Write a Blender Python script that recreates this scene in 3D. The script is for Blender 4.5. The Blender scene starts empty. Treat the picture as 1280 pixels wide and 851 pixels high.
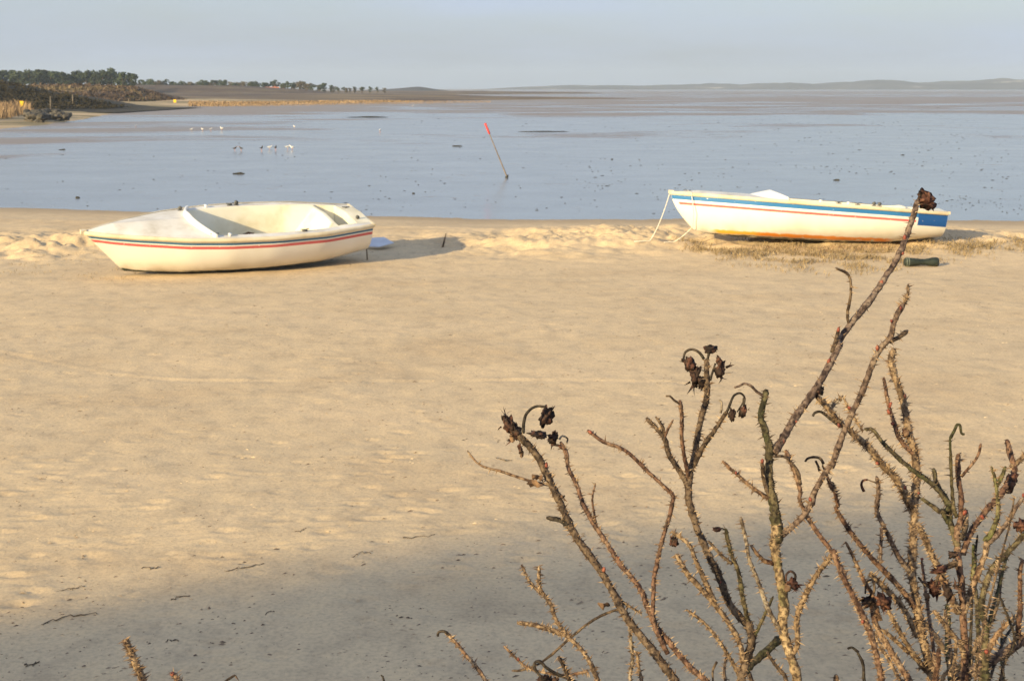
import bpy, math, random
import numpy as np
from mathutils import Vector, noise as mn

# ------------------------------------------------------------------ camera
F = 1758.0                      # focal length in photo pixels (photo 1280 x 851)
CZ = 2.95
PITCH = math.atan(315.0 / F)
scene = bpy.context.scene
C = scene.collection
cam_d = bpy.data.cameras.new('camera'); cam = bpy.data.objects.new('camera', cam_d); C.objects.link(cam)
cam.location = (0, 0, CZ); cam.rotation_euler = (math.pi / 2 - PITCH, 0, 0)
cam_d.sensor_width = 36; cam_d.lens = 36 * F / 1280.0
cam_d.clip_start = 0.05; cam_d.clip_end = 30000
cam_d.dof.use_dof = True; cam_d.dof.focus_distance = 1.7; cam_d.dof.aperture_fstop = 36
scene.camera = cam
# ------------------------------------------------------------------ light
SUN_EL = math.radians(16.5); SUN_A = math.radians(42)      # azimuth: from behind the camera, to its left
S = Vector((-math.sin(SUN_A) * math.cos(SUN_EL), -math.cos(SUN_A) * math.cos(SUN_EL), math.sin(SUN_EL)))
sd = bpy.data.lights.new('sun', 'SUN'); so = bpy.data.objects.new('sun', sd); C.objects.link(so)
sd.energy = 4.8; sd.angle = math.radians(0.7); sd.color = (1.0, 0.78, 0.42)
so.rotation_euler = S.to_track_quat('Z', 'Y').to_euler()
w = bpy.data.worlds.new('World'); scene.world = w; w.use_nodes = True
nt = w.node_tree; N = nt.nodes; LK = nt.links
bg = N['Background']; bg.inputs[1].default_value = 0.122
sky = N.new('ShaderNodeTexSky'); sky.sky_type = 'NISHITA'; sky.sun_disc = False
sky.sun_elevation = SUN_EL; sky.sun_rotation = math.atan2(S.x, S.y)
sky.air_density = 1.0; sky.dust_density = 2.6; sky.ozone_density = 1.5
tc = N.new('ShaderNodeTexCoord'); mp = N.new('ShaderNodeMapping'); mp.inputs['Scale'].default_value = (1.5, 1.5, 11)
nz = N.new('ShaderNodeTexNoise'); nz.inputs['Scale'].default_value = 2.2; nz.inputs['Detail'].default_value = 6; nz.inputs['Roughness'].default_value = .55
rmp = N.new('ShaderNodeValToRGB'); rmp.color_ramp.elements[0].position = .35; rmp.color_ramp.elements[1].position = .75
rmp.color_ramp.elements[0].color = (.48, .48, .48, 1); rmp.color_ramp.elements[1].color = (.88, .88, .88, 1)
mx = N.new('ShaderNodeMixRGB'); mx.inputs[2].default_value = (2.68, 3.15, 4.1, 1)   # thin high cloud veil
LK.new(tc.outputs['Generated'], mp.inputs[0]); LK.new(mp.outputs[0], nz.inputs[0]); LK.new(nz.outputs[0], rmp.inputs[0])
LK.new(rmp.outputs[0], mx.inputs[0]); LK.new(sky.outputs[0], mx.inputs[1]); LK.new(mx.outputs[0], bg.inputs[0])
vs = scene.view_settings; vs.view_transform = 'Standard'; vs.look = 'None'; vs.gamma = 1; vs.use_curve_mapping = False
vs.exposure = 0.74
scene.cycles.max_bounces = 8; scene.cycles.volume_bounces = 0

# ------------------------------------------------------------------ helpers
rng = random.Random(7); nr = np.random.RandomState(11)
def ray(px, py):
    x = (px - 640) / F; v = -(py - 425.5) / F
    return Vector((x, math.cos(PITCH) + v * math.sin(PITCH), -math.sin(PITCH) + v * math.cos(PITCH)))
def at(px, py, z=0.0):                    # photo pixel -> point on the level z
    d = ray(px, py); t = (z - CZ) / d.z
    return Vector((d.x * t, d.y * t, z))
def atd(px, py, Y):                       # photo pixel -> point at distance Y
    d = ray(px, py); t = Y / d.y
    return Vector((d.x * t, Y, CZ + d.z * t))
def tag(o, label=None, cat=None, group=None, kind=None):
    if label: o['label'] = label
    if cat: o['category'] = cat
    if group: o['group'] = group
    if kind: o['kind'] = kind
    return o
def empty(name, loc=(0, 0, 0), rz=0):
    o = bpy.data.objects.new(name, None); C.objects.link(o); o.location = loc; o.rotation_euler = (0, 0, rz)
    o.empty_display_size = .2
    return o
def mesh(name, vs_, fs_, mat, parent=None, smooth=True, uv=None, loc=None):
    me = bpy.data.meshes.new(name); me.from_pydata([tuple(v) for v in vs_], [], [tuple(f) for f in fs_])
    if uv is not None:
        ul = me.uv_layers.new(name='UVMap'); idx = np.empty(len(me.loops), np.int32); me.loops.foreach_get('vertex_index', idx)
        ul.data.foreach_set('uv', np.asarray(uv, np.float32)[idx].ravel())
    me.materials.append(mat)
    if smooth: me.polygons.foreach_set('use_smooth', [True] * len(me.polygons))
    me.update()
    o = bpy.data.objects.new(name, me); C.objects.link(o)
    if parent: o.parent = parent
    if loc: o.location = loc
    return o
class MB:
    def __init__(s): s.v = []; s.f = []
    def add(s, v, f):
        k = len(s.v); s.v += [tuple(p) for p in v]; s.f += [tuple(i + k for i in q) for q in f]
    def box(s, c, d, M=None):
        v = [Vector((c[0] + a * d[0] / 2, c[1] + b * d[1] / 2, c[2] + e * d[2] / 2)) for a in (-1, 1) for b in (-1, 1) for e in (-1, 1)]
        if M: v = [M @ p for p in v]
        s.add(v, [(0, 1, 3, 2), (4, 6, 7, 5), (0, 4, 5, 1), (2, 3, 7, 6), (0, 2, 6, 4), (1, 5, 7, 3)])
    def tube(s, pts, rad, seg=8, cap=True, wob=0.0, rnd=None, flat=1.0):
        pts = [Vector(p) for p in pts]; n = len(pts)
        if not hasattr(rad, '__len__'): rad = [rad] * n
        k0 = len(s.v); ref = Vector((0, 0, 1)) if abs((pts[-1] - pts[0]).normalized().z) < .9 else Vector((1, 0, 0))
        a = None
        for i in range(n):
            t = (pts[min(i + 1, n - 1)] - pts[max(i - 1, 0)])
            if t.length < 1e-9: t = Vector((0, 0, 1))
            t.normalize()
            if a is None: a = t.cross(ref).normalized()
            else: a = (a - t * a.dot(t)).normalized()
            b = t.cross(a)
            for j in range(seg):
                th = 2 * math.pi * j / seg; r = rad[i] * (1 + (wob * (rnd.random() - .5) if wob else 0))
                s.v.append(tuple(pts[i] + a * math.cos(th) * r + b * math.sin(th) * r * flat))
        for i in range(n - 1):
            for j in range(seg):
                s.f.append((k0 + i * seg + j, k0 + i * seg + (j + 1) % seg, k0 + (i + 1) * seg + (j + 1) % seg, k0 + (i + 1) * seg + j))
        if cap:
            s.f.append(tuple(k0 + j for j in range(seg))[::-1]); s.f.append(tuple(k0 + (n - 1) * seg + j for j in range(seg)))
    def build(s, name, mat, parent=None, smooth=True): return mesh(name, s.v, s.f, mat, parent, smooth)

def hsh(ix, iy, seed):
    n = (ix.astype(np.int64) * 374761393 + iy.astype(np.int64) * 668265263 + seed * 974711) & 0xffffffff
    n = ((n ^ (n >> 13)) * 1274126177) & 0xffffffff
    n = (n ^ (n >> 16)) & 0xffffffff
    return n.astype(np.float64) / 4294967295.0
def vn(x, y, seed=0):
    x = np.asarray(x, float); y = np.asarray(y, float)
    ix = np.floor(x); iy = np.floor(y); fx = x - ix; fy = y - iy
    fx = fx * fx * (3 - 2 * fx); fy = fy * fy * (3 - 2 * fy)
    a = hsh(ix, iy, seed); b = hsh(ix + 1, iy, seed); c = hsh(ix, iy + 1, seed); d = hsh(ix + 1, iy + 1, seed)
    return (a * (1 - fx) + b * fx) * (1 - fy) + (c * (1 - fx) + d * fx) * fy - .5
def fbm(x, y, o=4, seed=0, g=.5):
    s = 0; a = 1.0
    for k in range(o): s = s + a * vn(x * 2 ** k + 17.3 * k, y * 2 ** k - 9.1 * k, seed + k); a *= g
    return s
def sst(a, b, x): t = np.clip((x - a) / (b - a), 0, 1); return t * t * (3 - 2 * t)

# material helper -------------------------------------------------------
def newmat(name):
    m = bpy.data.materials.new(name); m.use_nodes = True
    return m, m.node_tree.nodes, m.node_tree.links, m.node_tree.nodes['Principled BSDF']
def noise_mat(name, cols, scale=5, rough=.7, bump=.2, bscale=30, bdist=.01, detail=6, stretch=(1, 1, 1), pos=None, spec=.3, dist=0.0, rand=0.0, coord='Object'):
    m, n, l, p = newmat(name)
    t = n.new('ShaderNodeTexCoord'); mp_ = n.new('ShaderNodeMapping'); mp_.inputs['Scale'].default_value = stretch
    l.new(t.outputs[coord], mp_.inputs[0])
    a = n.new('ShaderNodeTexNoise'); a.inputs['Scale'].default_value = scale; a.inputs['Detail'].default_value = detail; a.inputs['Roughness'].default_value = .6; a.inputs['Distortion'].default_value = dist
    l.new(mp_.outputs[0], a.inputs['Vector'])
    r = n.new('ShaderNodeValToRGB'); e = r.color_ramp.elements
    pos = pos or [.32 + .36 * i / max(1, len(cols) - 1) for i in range(len(cols))]
    while len(e) < len(cols): e.new(.5)
    for i, c in enumerate(cols): e[i].position = pos[i]; e[i].color = (*c, 1)
    l.new(a.outputs['Fac'], r.inputs[0]); out = r.outputs[0]
    if rand:
        oi = n.new('ShaderNodeObjectInfo'); hs = n.new('ShaderNodeHueSaturation'); mr = n.new('ShaderNodeMapRange')
        mr.inputs[3].default_value = 1 - rand; mr.inputs[4].default_value = 1 + rand
        l.new(oi.outputs['Random'], mr.inputs[0]); l.new(mr.outputs[0], hs.inputs['Value']); l.new(out, hs.inputs['Color']); out = hs.outputs[0]
    l.new(out, p.inputs['Base Color'])
    p.inputs['Roughness'].default_value = rough; p.inputs['Specular IOR Level'].default_value = spec
    if bump:
        b = n.new('ShaderNodeTexNoise'); b.inputs['Scale'].default_value = bscale; b.inputs['Detail'].default_value = 5
        l.new(mp_.outputs[0], b.inputs['Vector']); bp = n.new('ShaderNodeBump'); bp.inputs['Strength'].default_value = bump; bp.inputs['Distance'].default_value = bdist
        l.new(b.outputs['Fac'], bp.inputs['Height']); l.new(bp.outputs[0], p.inputs['Normal'])
    return m

# ------------------------------------------------------------------ materials
def sand_material():
    m, n, l, p = newmat('sand')
    t = n.new('ShaderNodeTexCoord')
    def nz_(scale, det, st=(1, 1, 1), ro=.6):
        mp_ = n.new('ShaderNodeMapping'); mp_.inputs['Scale'].default_value = st; l.new(t.outputs['Object'], mp_.inputs[0])
        a = n.new('ShaderNodeTexNoise'); a.inputs['Scale'].default_value = scale; a.inputs['Detail'].default_value = det; a.inputs['Roughness'].default_value = ro
        l.new(mp_.outputs[0], a.inputs['Vector']); return a.outputs['Fac']
    def ramp(f, els):
        r = n.new('ShaderNodeValToRGB'); e = r.color_ramp.elements
        while len(e) < len(els): e.new(.5)
        for i, (q, c) in enumerate(els): e[i].position = q; e[i].color = (*c, 1)
        l.new(f, r.inputs[0]); return r.outputs[0]
    def mix(fac, a, b, mode='MIX'):
        x = n.new('ShaderNodeMixRGB'); x.blend_type = mode
        if isinstance(fac, float): x.inputs[0].default_value = fac
        else: l.new(fac, x.inputs[0])
        l.new(a, x.inputs[1]); l.new(b, x.inputs[2]); return x.outputs[0]
    big = ramp(nz_(.45, 6, (.9, 1.2, 1)), [(.3, (.53, .40, .25)), (.5, (.58, .45, .288)), (.72, (.63, .485, .31))])
    mid = ramp(nz_(3.2, 8, (1, .8, 1), .68), [(.30, (.80, .80, .82)), (.5, (1, 1, 1)), (.70, (1.08, 1.07, 1.04))])
    fine = ramp(nz_(38, 5), [(.25, (.74, .74, .77)), (.5, (1, 1, 1)), (.75, (1.14, 1.13, 1.10))])
    spots = ramp(nz_(16, 4, (.7, 1.2, 1), .7), [(.0, (1, 1, 1)), (.63, (1, 1, 1)), (.70, (.80, .78, .77)), (1, (.70, .68, .66))])
    # damp sand towards the water line: a colour the sand keeps
    sx = n.new('ShaderNodeSeparateXYZ'); l.new(t.outputs['Object'], sx.inputs[0])
    wet = n.new('ShaderNodeMapRange'); wet.inputs[1].default_value = -.14; wet.inputs[2].default_value = -.33
    l.new(sx.outputs['Z'], wet.inputs[0])
    c = mix(1.0, big, mid, 'MULTIPLY'); c = mix(1.0, c, fine, 'MULTIPLY'); c = mix(1.0, c, spots, 'MULTIPLY')
    d = n.new('ShaderNodeRGB'); d.outputs[0].default_value = (.36, .275, .18, 1)
    c = mix(wet.outputs[0], c, d.outputs[0])
    l.new(c, p.inputs['Base Color']); p.inputs['Roughness'].default_value = .9; p.inputs['Specular IOR Level'].default_value = .15
    ad = n.new('ShaderNodeMath'); ad.operation = 'MULTIPLY_ADD'; ad.inputs[1].default_value = .35
    l.new(nz_(60, 6), ad.inputs[0]); l.new(nz_(14, 7, (1, .9, 1), .7), ad.inputs[2])
    bp = n.new('ShaderNodeBump'); bp.inputs['Strength'].default_value = .6; bp.inputs['Distance'].default_value = .010
    l.new(ad.outputs[0], bp.inputs['Height']); l.new(bp.outputs[0], p.inputs['Normal'])
    return m
SAND = sand_material()

def flat_material():
    m, n, l, p = newmat('wet_mudflat')
    t = n.new('ShaderNodeTexCoord'); sx = n.new('ShaderNodeSeparateXYZ'); l.new(t.outputs['Object'], sx.inputs[0])
    def nz_(scale, det, st, ro=.6, dist=0):
        mp_ = n.new('ShaderNodeMapping'); mp_.inputs['Scale'].default_value = st; l.new(t.outputs['Object'], mp_.inputs[0])
        a = n.new('ShaderNodeTexNoise'); a.inputs['Scale'].default_value = scale; a.inputs['Detail'].default_value = det; a.inputs['Roughness'].default_value = ro; a.inputs['Distortion'].default_value = dist
        l.new(mp_.outputs[0], a.inputs['Vector']); return a.outputs['Fac']
    def math_(op, a, b):
        x = n.new('ShaderNodeMath'); x.operation = op
        for i, q in enumerate((a, b)):
            if isinstance(q, (int, float)): x.inputs[i].default_value = q
            else: l.new(q, x.inputs[i])
        return x.outputs[0]
    # banks of mud standing out of the film of water; more of them far out
    yb = n.new('ShaderNodeFloatCurve'); cu = yb.mapping.curves[0]
    pts = [(0, .33), (.20, .34), (.26, .40), (.33, .50), (.40, .47), (.45, .60), (.52, .62), (.60, .70), (.68, .60), (.78, .66), (.9, .60), (1, .6)]
    cu.points[0].location = pts[0]; cu.points[1].location = pts[-1]
    for q in pts[1:-1]: cu.points.new(*q)
    yb.mapping.update()
    lg = math_('LOGARITHM', math_('MAXIMUM', sx.outputs['Y'], 10), 10)          # 30 m ->1.48, 3000 m ->3.48
    l.new(math_('DIVIDE', math_('SUBTRACT', lg, 1.3), 2.2), yb.inputs['Value'])
    n1 = nz_(.05, 8, (.55, .9, 1), .66, .8)
    n2 = nz_(.9, 5, (.5, 1.4, 1), .6)
    f = math_('ADD', n1, math_('MULTIPLY', math_('SUBTRACT', n2, .5), .22))
    f = math_('ADD', f, math_('SUBTRACT', yb.outputs[0], .5))
    lx = n.new('ShaderNodeMapRange'); lx.interpolation_type = 'SMOOTHSTEP'; lx.inputs[1].default_value = -8; lx.inputs[2].default_value = -50; lx.inputs[3].default_value = 0; lx.inputs[4].default_value = .10; l.new(sx.outputs['X'], lx.inputs[0]); f = math_('ADD', f, lx.outputs[0])
    mk = n.new('ShaderNodeMapRange'); mk.interpolation_type = 'SMOOTHSTEP'; mk.inputs[1].default_value = .48; mk.inputs[2].default_value = .66; l.new(f, mk.inputs[0])
    sp = n.new('ShaderNodeMapRange'); sp.inputs[1].default_value = .63; sp.inputs[2].default_value = .70; l.new(nz_(1.6, 4, (.45, 1.0, 1), .7), sp.inputs[0])
    mask = math_('MAXIMUM', mk.outputs[0], math_('MULTIPLY', sp.outputs[0], .8))
    cr = n.new('ShaderNodeValToRGB'); e = cr.color_ramp.elements
    e[0].position = 0; e[0].color = (.17, .185, .205, 1); e[1].position = 1; e[1].color = (.25, .205, .165, 1)
    l.new(mask, cr.inputs[0]); l.new(cr.outputs[0], p.inputs['Base Color'])
    rr = n.new('ShaderNodeMapRange'); rr.inputs[3].default_value = .08; rr.inputs[4].default_value = .48; l.new(math_('MAXIMUM', mask, math_('MULTIPLY', nz_(.35, 7, (.7, .9, 1), .7), .45)), rr.inputs[0]); l.new(rr.outputs[0], p.inputs['Roughness'])
    p.inputs['IOR'].default_value = 1.34
    bp = n.new('ShaderNodeBump'); bp.inputs['Distance'].default_value = .01
    l.new(math_('MULTIPLY', mask, .35), bp.inputs['Strength'])
    l.new(nz_(3.0, 4, (.6, 1, 1)), bp.inputs['Height'])
    l.new(bp.outputs[0], p.inputs['Normal'])
    return m
FLAT = flat_material()
GRASS = noise_mat('dry_grass', [(.16, .12, .06), (.30, .24, .13), (.42, .34, .20)], 3, .8, 0)
WRACK = noise_mat('dry_wrack_grass', [(.14, .105, .055), (.27, .20, .11), (.39, .30, .18)], 6, .85, 0)
REED = noise_mat('tan_reed', [(.19, .13, .075), (.28, .195, .115), (.36, .26, .16)], .12, .85, 0)
SCRUB = noise_mat('dark_scrub', [(.016, .016, .012), (.035, .030, .018), (.07, .055, .028)], .35, .9, 0)
HEATH = noise_mat('brown_heath', [(.05, .035, .03), (.10, .07, .05), (.16, .125, .07)], .05, .95, .5, 1.2, .4)
DUNE_FAR = noise_mat('far_dune_heath', [(.045, .042, .042), (.075, .068, .064), (.12, .105, .09), (.46, .42, .36)], .006, .95, .5, .05, 3, stretch=(1, 1, 1), pos=[.35, .5, .62, .68])
SHORE = noise_mat('shore_sand', [(.36, .27, .17), (.50, .38, .23), (.15, .125, .06), (.58, .44, .27)], .06, .9, .3, 2, .05, stretch=(.6, 1, 1), pos=[.3, .45, .56, .66])
NEEDLE = noise_mat('pine_needles', [(.018, .028, .014), (.035, .05, .022), (.06, .075, .035)], .5, .9, 0, rand=.35)
BRUSH = noise_mat('bare_twiggy_crown', [(.05, .045, .03), (.09, .075, .045), (.12, .10, .06)], .5, .9, 0, rand=.3)
BARK = noise_mat('tree_bark', [(.06, .045, .03), (.14, .10, .07)], 2, .9, 0)
def _shore():
    m = SHORE; n = m.node_tree.nodes; l = m.node_tree.links; p = n['Principled BSDF']; src = p.inputs['Base Color'].links[0].from_socket
    t = n.new('ShaderNodeTexCoord'); sx = n.new('ShaderNodeSeparateXYZ'); l.new(t.outputs['Object'], sx.inputs[0])
    a = n.new('ShaderNodeTexNoise'); a.inputs['Scale'].default_value = .03; a.inputs['Detail'].default_value = 5; l.new(t.outputs['Object'], a.inputs['Vector'])
    q = n.new('ShaderNodeMath'); q.operation = 'MULTIPLY_ADD'; q.inputs[1].default_value = 90; l.new(a.outputs['Fac'], q.inputs[0]); l.new(sx.outputs['Y'], q.inputs[2])
    mr = n.new('ShaderNodeMapRange'); mr.inputs[1].default_value = 375; mr.inputs[2].default_value = 400; l.new(q.outputs[0], mr.inputs[0])
    x = n.new('ShaderNodeMixRGB'); l.new(mr.outputs[0], x.inputs[0]); l.new(src, x.inputs[1]); r = n.new('ShaderNodeValToRGB'); e = r.color_ramp.elements
    e[0].position = .4; e[0].color = (.085, .06, .045, 1); e[1].position = .62; e[1].color = (.20, .15, .09, 1); l.new(a.outputs['Fac'], r.inputs[0]); l.new(r.outputs[0], x.inputs[2]); l.new(x.outputs[0], p.inputs['Base Color'])
_shore()
ROCK = noise_mat('dark_rock', [(.03, .03, .03), (.07, .065, .055), (.14, .12, .10)], 1.2, .85, .6, 4, .08, rand=.3)
WEED = noise_mat('seaweed', [(.02, .02, .014), (.05, .045, .03)], 8, .6, 0)
DARKWOOD = noise_mat('weathered_wood', [(.05, .04, .03), (.12, .09, .06), (.20, .16, .11)], 14, .85, .4, 60, .003, stretch=(1, 1, .3))
# ================================================================== SETTING
# shoreline of the near beach (where the sand dips under the water film)
ZF = -0.33
SHP = [at(0, 262, ZF), at(640, 272.5, ZF), at(1280, 275.5, ZF)]
def shore_y(x):
    xs = np.array([p.x for p in SHP]); ys = np.array([p.y for p in SHP])
    k0 = (ys[1] - ys[0]) / (xs[1] - xs[0]); k1 = (ys[2] - ys[1]) / (xs[2] - xs[1])
    r = np.interp(x, xs, ys); r = np.where(x < xs[0], ys[0] + (x - xs[0]) * k0, r)
    return np.where(x > xs[2], ys[2] + (x - xs[2]) * k1, r) + .15 * fbm(x * .5, x * 0, 3, 5)
# unseen dune behind the camera, its crest shaped to shade the foreground
tanE = math.tan(SUN_EL); DX = np.array([math.sin(SUN_A), math.cos(SUN_A)])   # direction light travels (ground)
PX_ = np.array([DX[1], -DX[0]])                                              # to its right
def uv_(x, y): return x * PX_[0] + y * PX_[1], x * DX[0] + y * DX[1]
edge_px = [(-500, 830), (-200, 795), (0, 765), (200, 738), (430, 695), (700, 668), (900, 645), (1100, 620), (1280, 600)]
prof = []
for q in edge_px:
    p = at(*q, 0); u, t_ = uv_(p.x, p.y); prof.append((u, t_))
prof.sort(); CREST_D = 25.0
cu_ = [p[0] for p in prof]; ch_ = [(p[1] + CREST_D) * tanE - .85 - .012 * 0 for p in prof]
cu_ += [-2.6, -1.75, -.9, .5, 6, 18]; ch_ += [ch_[-1] - .15, ch_[-1] - 1.0, 8.6, 8.1, 7.4, 6.4]
cu_ = [-40, -22] + cu_; ch_ = [4.0, 6.0] + ch_
def crest_h(u): return np.interp(u, cu_, ch_)
def beach_h(x, y, detail=True):
    x = np.asarray(x, float); y = np.asarray(y, float)
    sy = shore_y(x); d = sy - y                                 # metres inland
    h = np.interp(d, [-60, -6, 0, 2.2, 5, 7.0, 9.5, 13, 40], [-1.6, -.62, ZF, -.22, -.07, .10, .06, 0, 0])
    # berm of drift sand and wrack
    bm = np.exp(-((d - np.interp(x, [-9, -2, 6], [11.2, 9.6, 8.2])) / 1.9) ** 2)
    h = h + .055 * np.exp(-((x - 5.0) / 2.6) ** 4 - ((y - 26.2) / .8) ** 2)
    patch = np.clip(.15 + .9 * np.exp(-((x + 8.6) / 1.6) ** 2) + .8 * np.exp(-((x - 1.2) / 2.4) ** 2) + .75 * np.exp(-((x - 7.3) / 3.6) ** 2), 0, 1)
    h = h + bm * patch * (.10 + .29 * fbm(x * .9, y * 1.3, 5, 21, .68))
    h = h + .05 * fbm(x * .16, y * .18, 3, 3) + .012 * fbm(x * 1.1, y * 1.2, 4, 8)
    if detail:
        h = h + .007 * fbm(x * 5, y * 4, 4, 31, .6) + .012 * np.clip(fbm(x * 2.2, y * 1.8, 4, 44, .65) - .25, 0, 1)
    # dune the camera stands on
    k = sst(5.6, 1.0, y); h = h + 1.30 * k * (1 + .1 * fbm(x * .6, y * .6, 3, 12))
    u, v = uv_(x, y)
    back = sst(-5.0, -CREST_D, v) * sst(-CREST_D - 22, -CREST_D - 2, v)
    cr = crest_h(u) - h
    h = h + np.where(v < -5, back * cr, 0)
    return h
def H(x, y): return float(beach_h(np.array([x]), np.array([y]))[0])
# footprints, a long drag mark and small scours pressed into the sand
nr2 = np.random.RandomState(5)
prints = []
for k in range(650):
    px = nr2.uniform(-40, 1300); py = nr2.uniform(345, 851) if k % 3 else nr2.uniform(560, 700)
    p = at(px, py, 0); prints.append((p.x, p.y, nr2.uniform(.05, .11), nr2.uniform(.03, .06), nr2.uniform(-.5, .5), nr2.uniform(.003, .011)))
track = [at(*q, 0) for q in [(-60, 425), (0, 438), (130, 464), (230, 473), (420, 475), (700, 474), (900, 480)]]
def beach_grid(xs, ys):
    X, Y = np.meshgrid(xs, ys); Z = beach_h(X, Y)
    tx = np.array([p.x for p in track]); ty = np.array([p.y for p in track])
    dy = Y - np.interp(X, tx, ty) - .03 * vn(X * 2, X * 0, 3)
    on = (X > tx[0]) & (X < tx[-1])
    Z = Z + np.where(on, .009 * np.exp(-(dy / .045) ** 2) - .008 * np.exp(-((dy + .12) / .06) ** 2), 0) * (.6 + vn(X * 1.7, Y, 9))
    for (fx, fy, a, b, r, dep) in prints:
        i0, i1 = np.searchsorted(xs, [fx - .3, fx + .3]); j0, j1 = np.searchsorted(ys, [fy - .3, fy + .3])
        if i1 <= i0 or j1 <= j0: continue
        dx = X[j0:j1, i0:i1] - fx; dyy = Y[j0:j1, i0:i1] - fy
        c, s_ = math.cos(r), math.sin(r); q = ((dx * c + dyy * s_) / a) ** 2 + ((-dx * s_ + dyy * c) / b) ** 2
        Z[j0:j1, i0:i1] += dep * (-np.exp(-q) + .55 * np.exp(-((np.sqrt(q) - 1.5) / .5) ** 2))
    return X, Y, Z
def sheet(name, xs, ys, Z, X, Y, mat):
    nx, ny = len(xs), len(ys); me = bpy.data.meshes.new(name)
    co = np.stack([X, Y, Z], -1).reshape(-1, 3)
    i = np.arange(nx - 1)[None, :] + nx * np.arange(ny - 1)[:, None]
    fc = np.stack([i, i + 1, i + 1 + nx, i + nx], -1).reshape(-1, 4)
    me.vertices.add(len(co)); me.vertices.foreach_set('co', co.astype(np.float32).ravel())
    me.loops.add(fc.size); me.loops.foreach_set('vertex_index', fc.astype(np.int32).ravel())
    me.polygons.add(len(fc)); me.polygons.foreach_set('loop_start', np.arange(0, fc.size, 4, dtype=np.int32))
    me.polygons.foreach_set('loop_total', np.full(len(fc), 4, np.int32))
    me.polygons.foreach_set('use_smooth', np.ones(len(fc), bool)); me.materials.append(mat); me.update(); me.validate()
    o = bpy.data.objects.new(name, me); C.objects.link(o); return o
def grad(a, fine0, fine1, b, step, grow=1.16):
    c = list(np.arange(fine0, fine1, step)); s_ = step; x = fine1
    while x < b: c.append(x); s_ *= grow; x += s_
    c.append(b); s_ = step; x = fine0 - step; L = []
    while x > a: L.append(x); s_ *= grow; x -= s_
    L.append(a); return np.array(L[::-1] + c)
xs = grad(-90, -11.5, 12.5, 120, .045, 1.12)
ya = [6.2]; 
while ya[-1] < 36.5: ya.append(ya[-1] + .022 + .0022 * (ya[-1] - 6))
yb_ = [6.2]; st_ = .05
while yb_[-1] > -60: st_ = min(st_ * 1.08, .8); yb_.append(yb_[-1] - st_)
yc_ = [ya[-1]]; st_ = .1
while yc_[-1] < 80: st_ *= 1.3; yc_.append(yc_[-1] + st_)
ys = np.array(yb_[1:][::-1] + ya + yc_[1:])
X, Y, Z = beach_grid(xs, ys)
tag(sheet('beach', xs, ys, Z, X, Y, SAND), kind='structure')

# tidal flat, one sheet out to the horizon
xs2 = np.array([-7000, -2500, -800, -300, -100, -40, 0, 40, 100, 300, 800, 2500, 7000.]); ys2 = np.array([20, 40, 80, 160, 320, 640, 1300, 2600, 5000, 6400.])
X2, Y2 = np.meshgrid(xs2, ys2)
tag(sheet('tidal_flat', xs2, ys2, np.full(X2.shape, ZF), X2, Y2, FLAT), kind='structure')

# far shore on the left: a height field inside the curve of the bay
shore_px = [(-900, 230), (-420, 190), (-200, 173), (0, 162), (60, 156), (110, 149), (150, 140), (200, 134.5), (330, 131.0), (430, 129), (520, 127), (600, 125.5), (680, 124.6), (760, 124.0), (790, 123.6)]
SP = np.array([at(a, b, ZF).xy[:] for a, b in shore_px]); 
tip = SP[-1]; SP = np.vstack([SP, [tip[0] + 3, tip[1] + 5], [at(640, 121.2, ZF).x, at(640, 121.2, ZF).y], [at(560, 119.3, ZF).x, at(560, 119.3, ZF).y + 60], [60, 900], [60, 1100], [-900, 1100], [-900, 60]])
def inside_dist(X, Y):
    d = np.full(X.shape, 1e9); ins = np.zeros(X.shape, bool); n = len(SP)
    for i in range(n):
        a = SP[i]; b = SP[(i + 1) % n]; e = b - a; t = np.clip(((X - a[0]) * e[0] + (Y - a[1]) * e[1]) / (e @ e), 0, 1)
        d = np.minimum(d, np.hypot(X - a[0] - t * e[0], Y - a[1] - t * e[1]))
        c = ((a[1] > Y) != (b[1] > Y)) & (X < (b[0] - a[0]) * (Y - a[1]) / (b[1] - a[1] + 1e-9) + a[0]); ins ^= c
    return np.where(ins, d, -d)
def far_h(X, Y):
    D = inside_dist(X, Y)
    return ZF + np.where(D > 0, .55 * (1 - np.exp(-D / 14)), -.25 * (1 - np.exp(D / 3))) + .10 * fbm(X * .08, Y * .05, 4, 77) * sst(0, 6, D) + .9 * sst(10, 110, D) + .03 * fbm(X * .5, Y * .5, 3, 7)
xs3 = np.arange(-520, 72, 2.2); ys3 = np.concatenate([np.arange(62, 480, 2.0), np.arange(480, 1060, 8.0)])
X3, Y3 = np.meshgrid(xs3, ys3); 
tag(sheet('far_shore', xs3, ys3, far_h(X3, Y3), X3, Y3, SHORE), kind='structure')
def FH(x, y): return float(far_h(np.array([x]), np.array([y]))[0])

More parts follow.
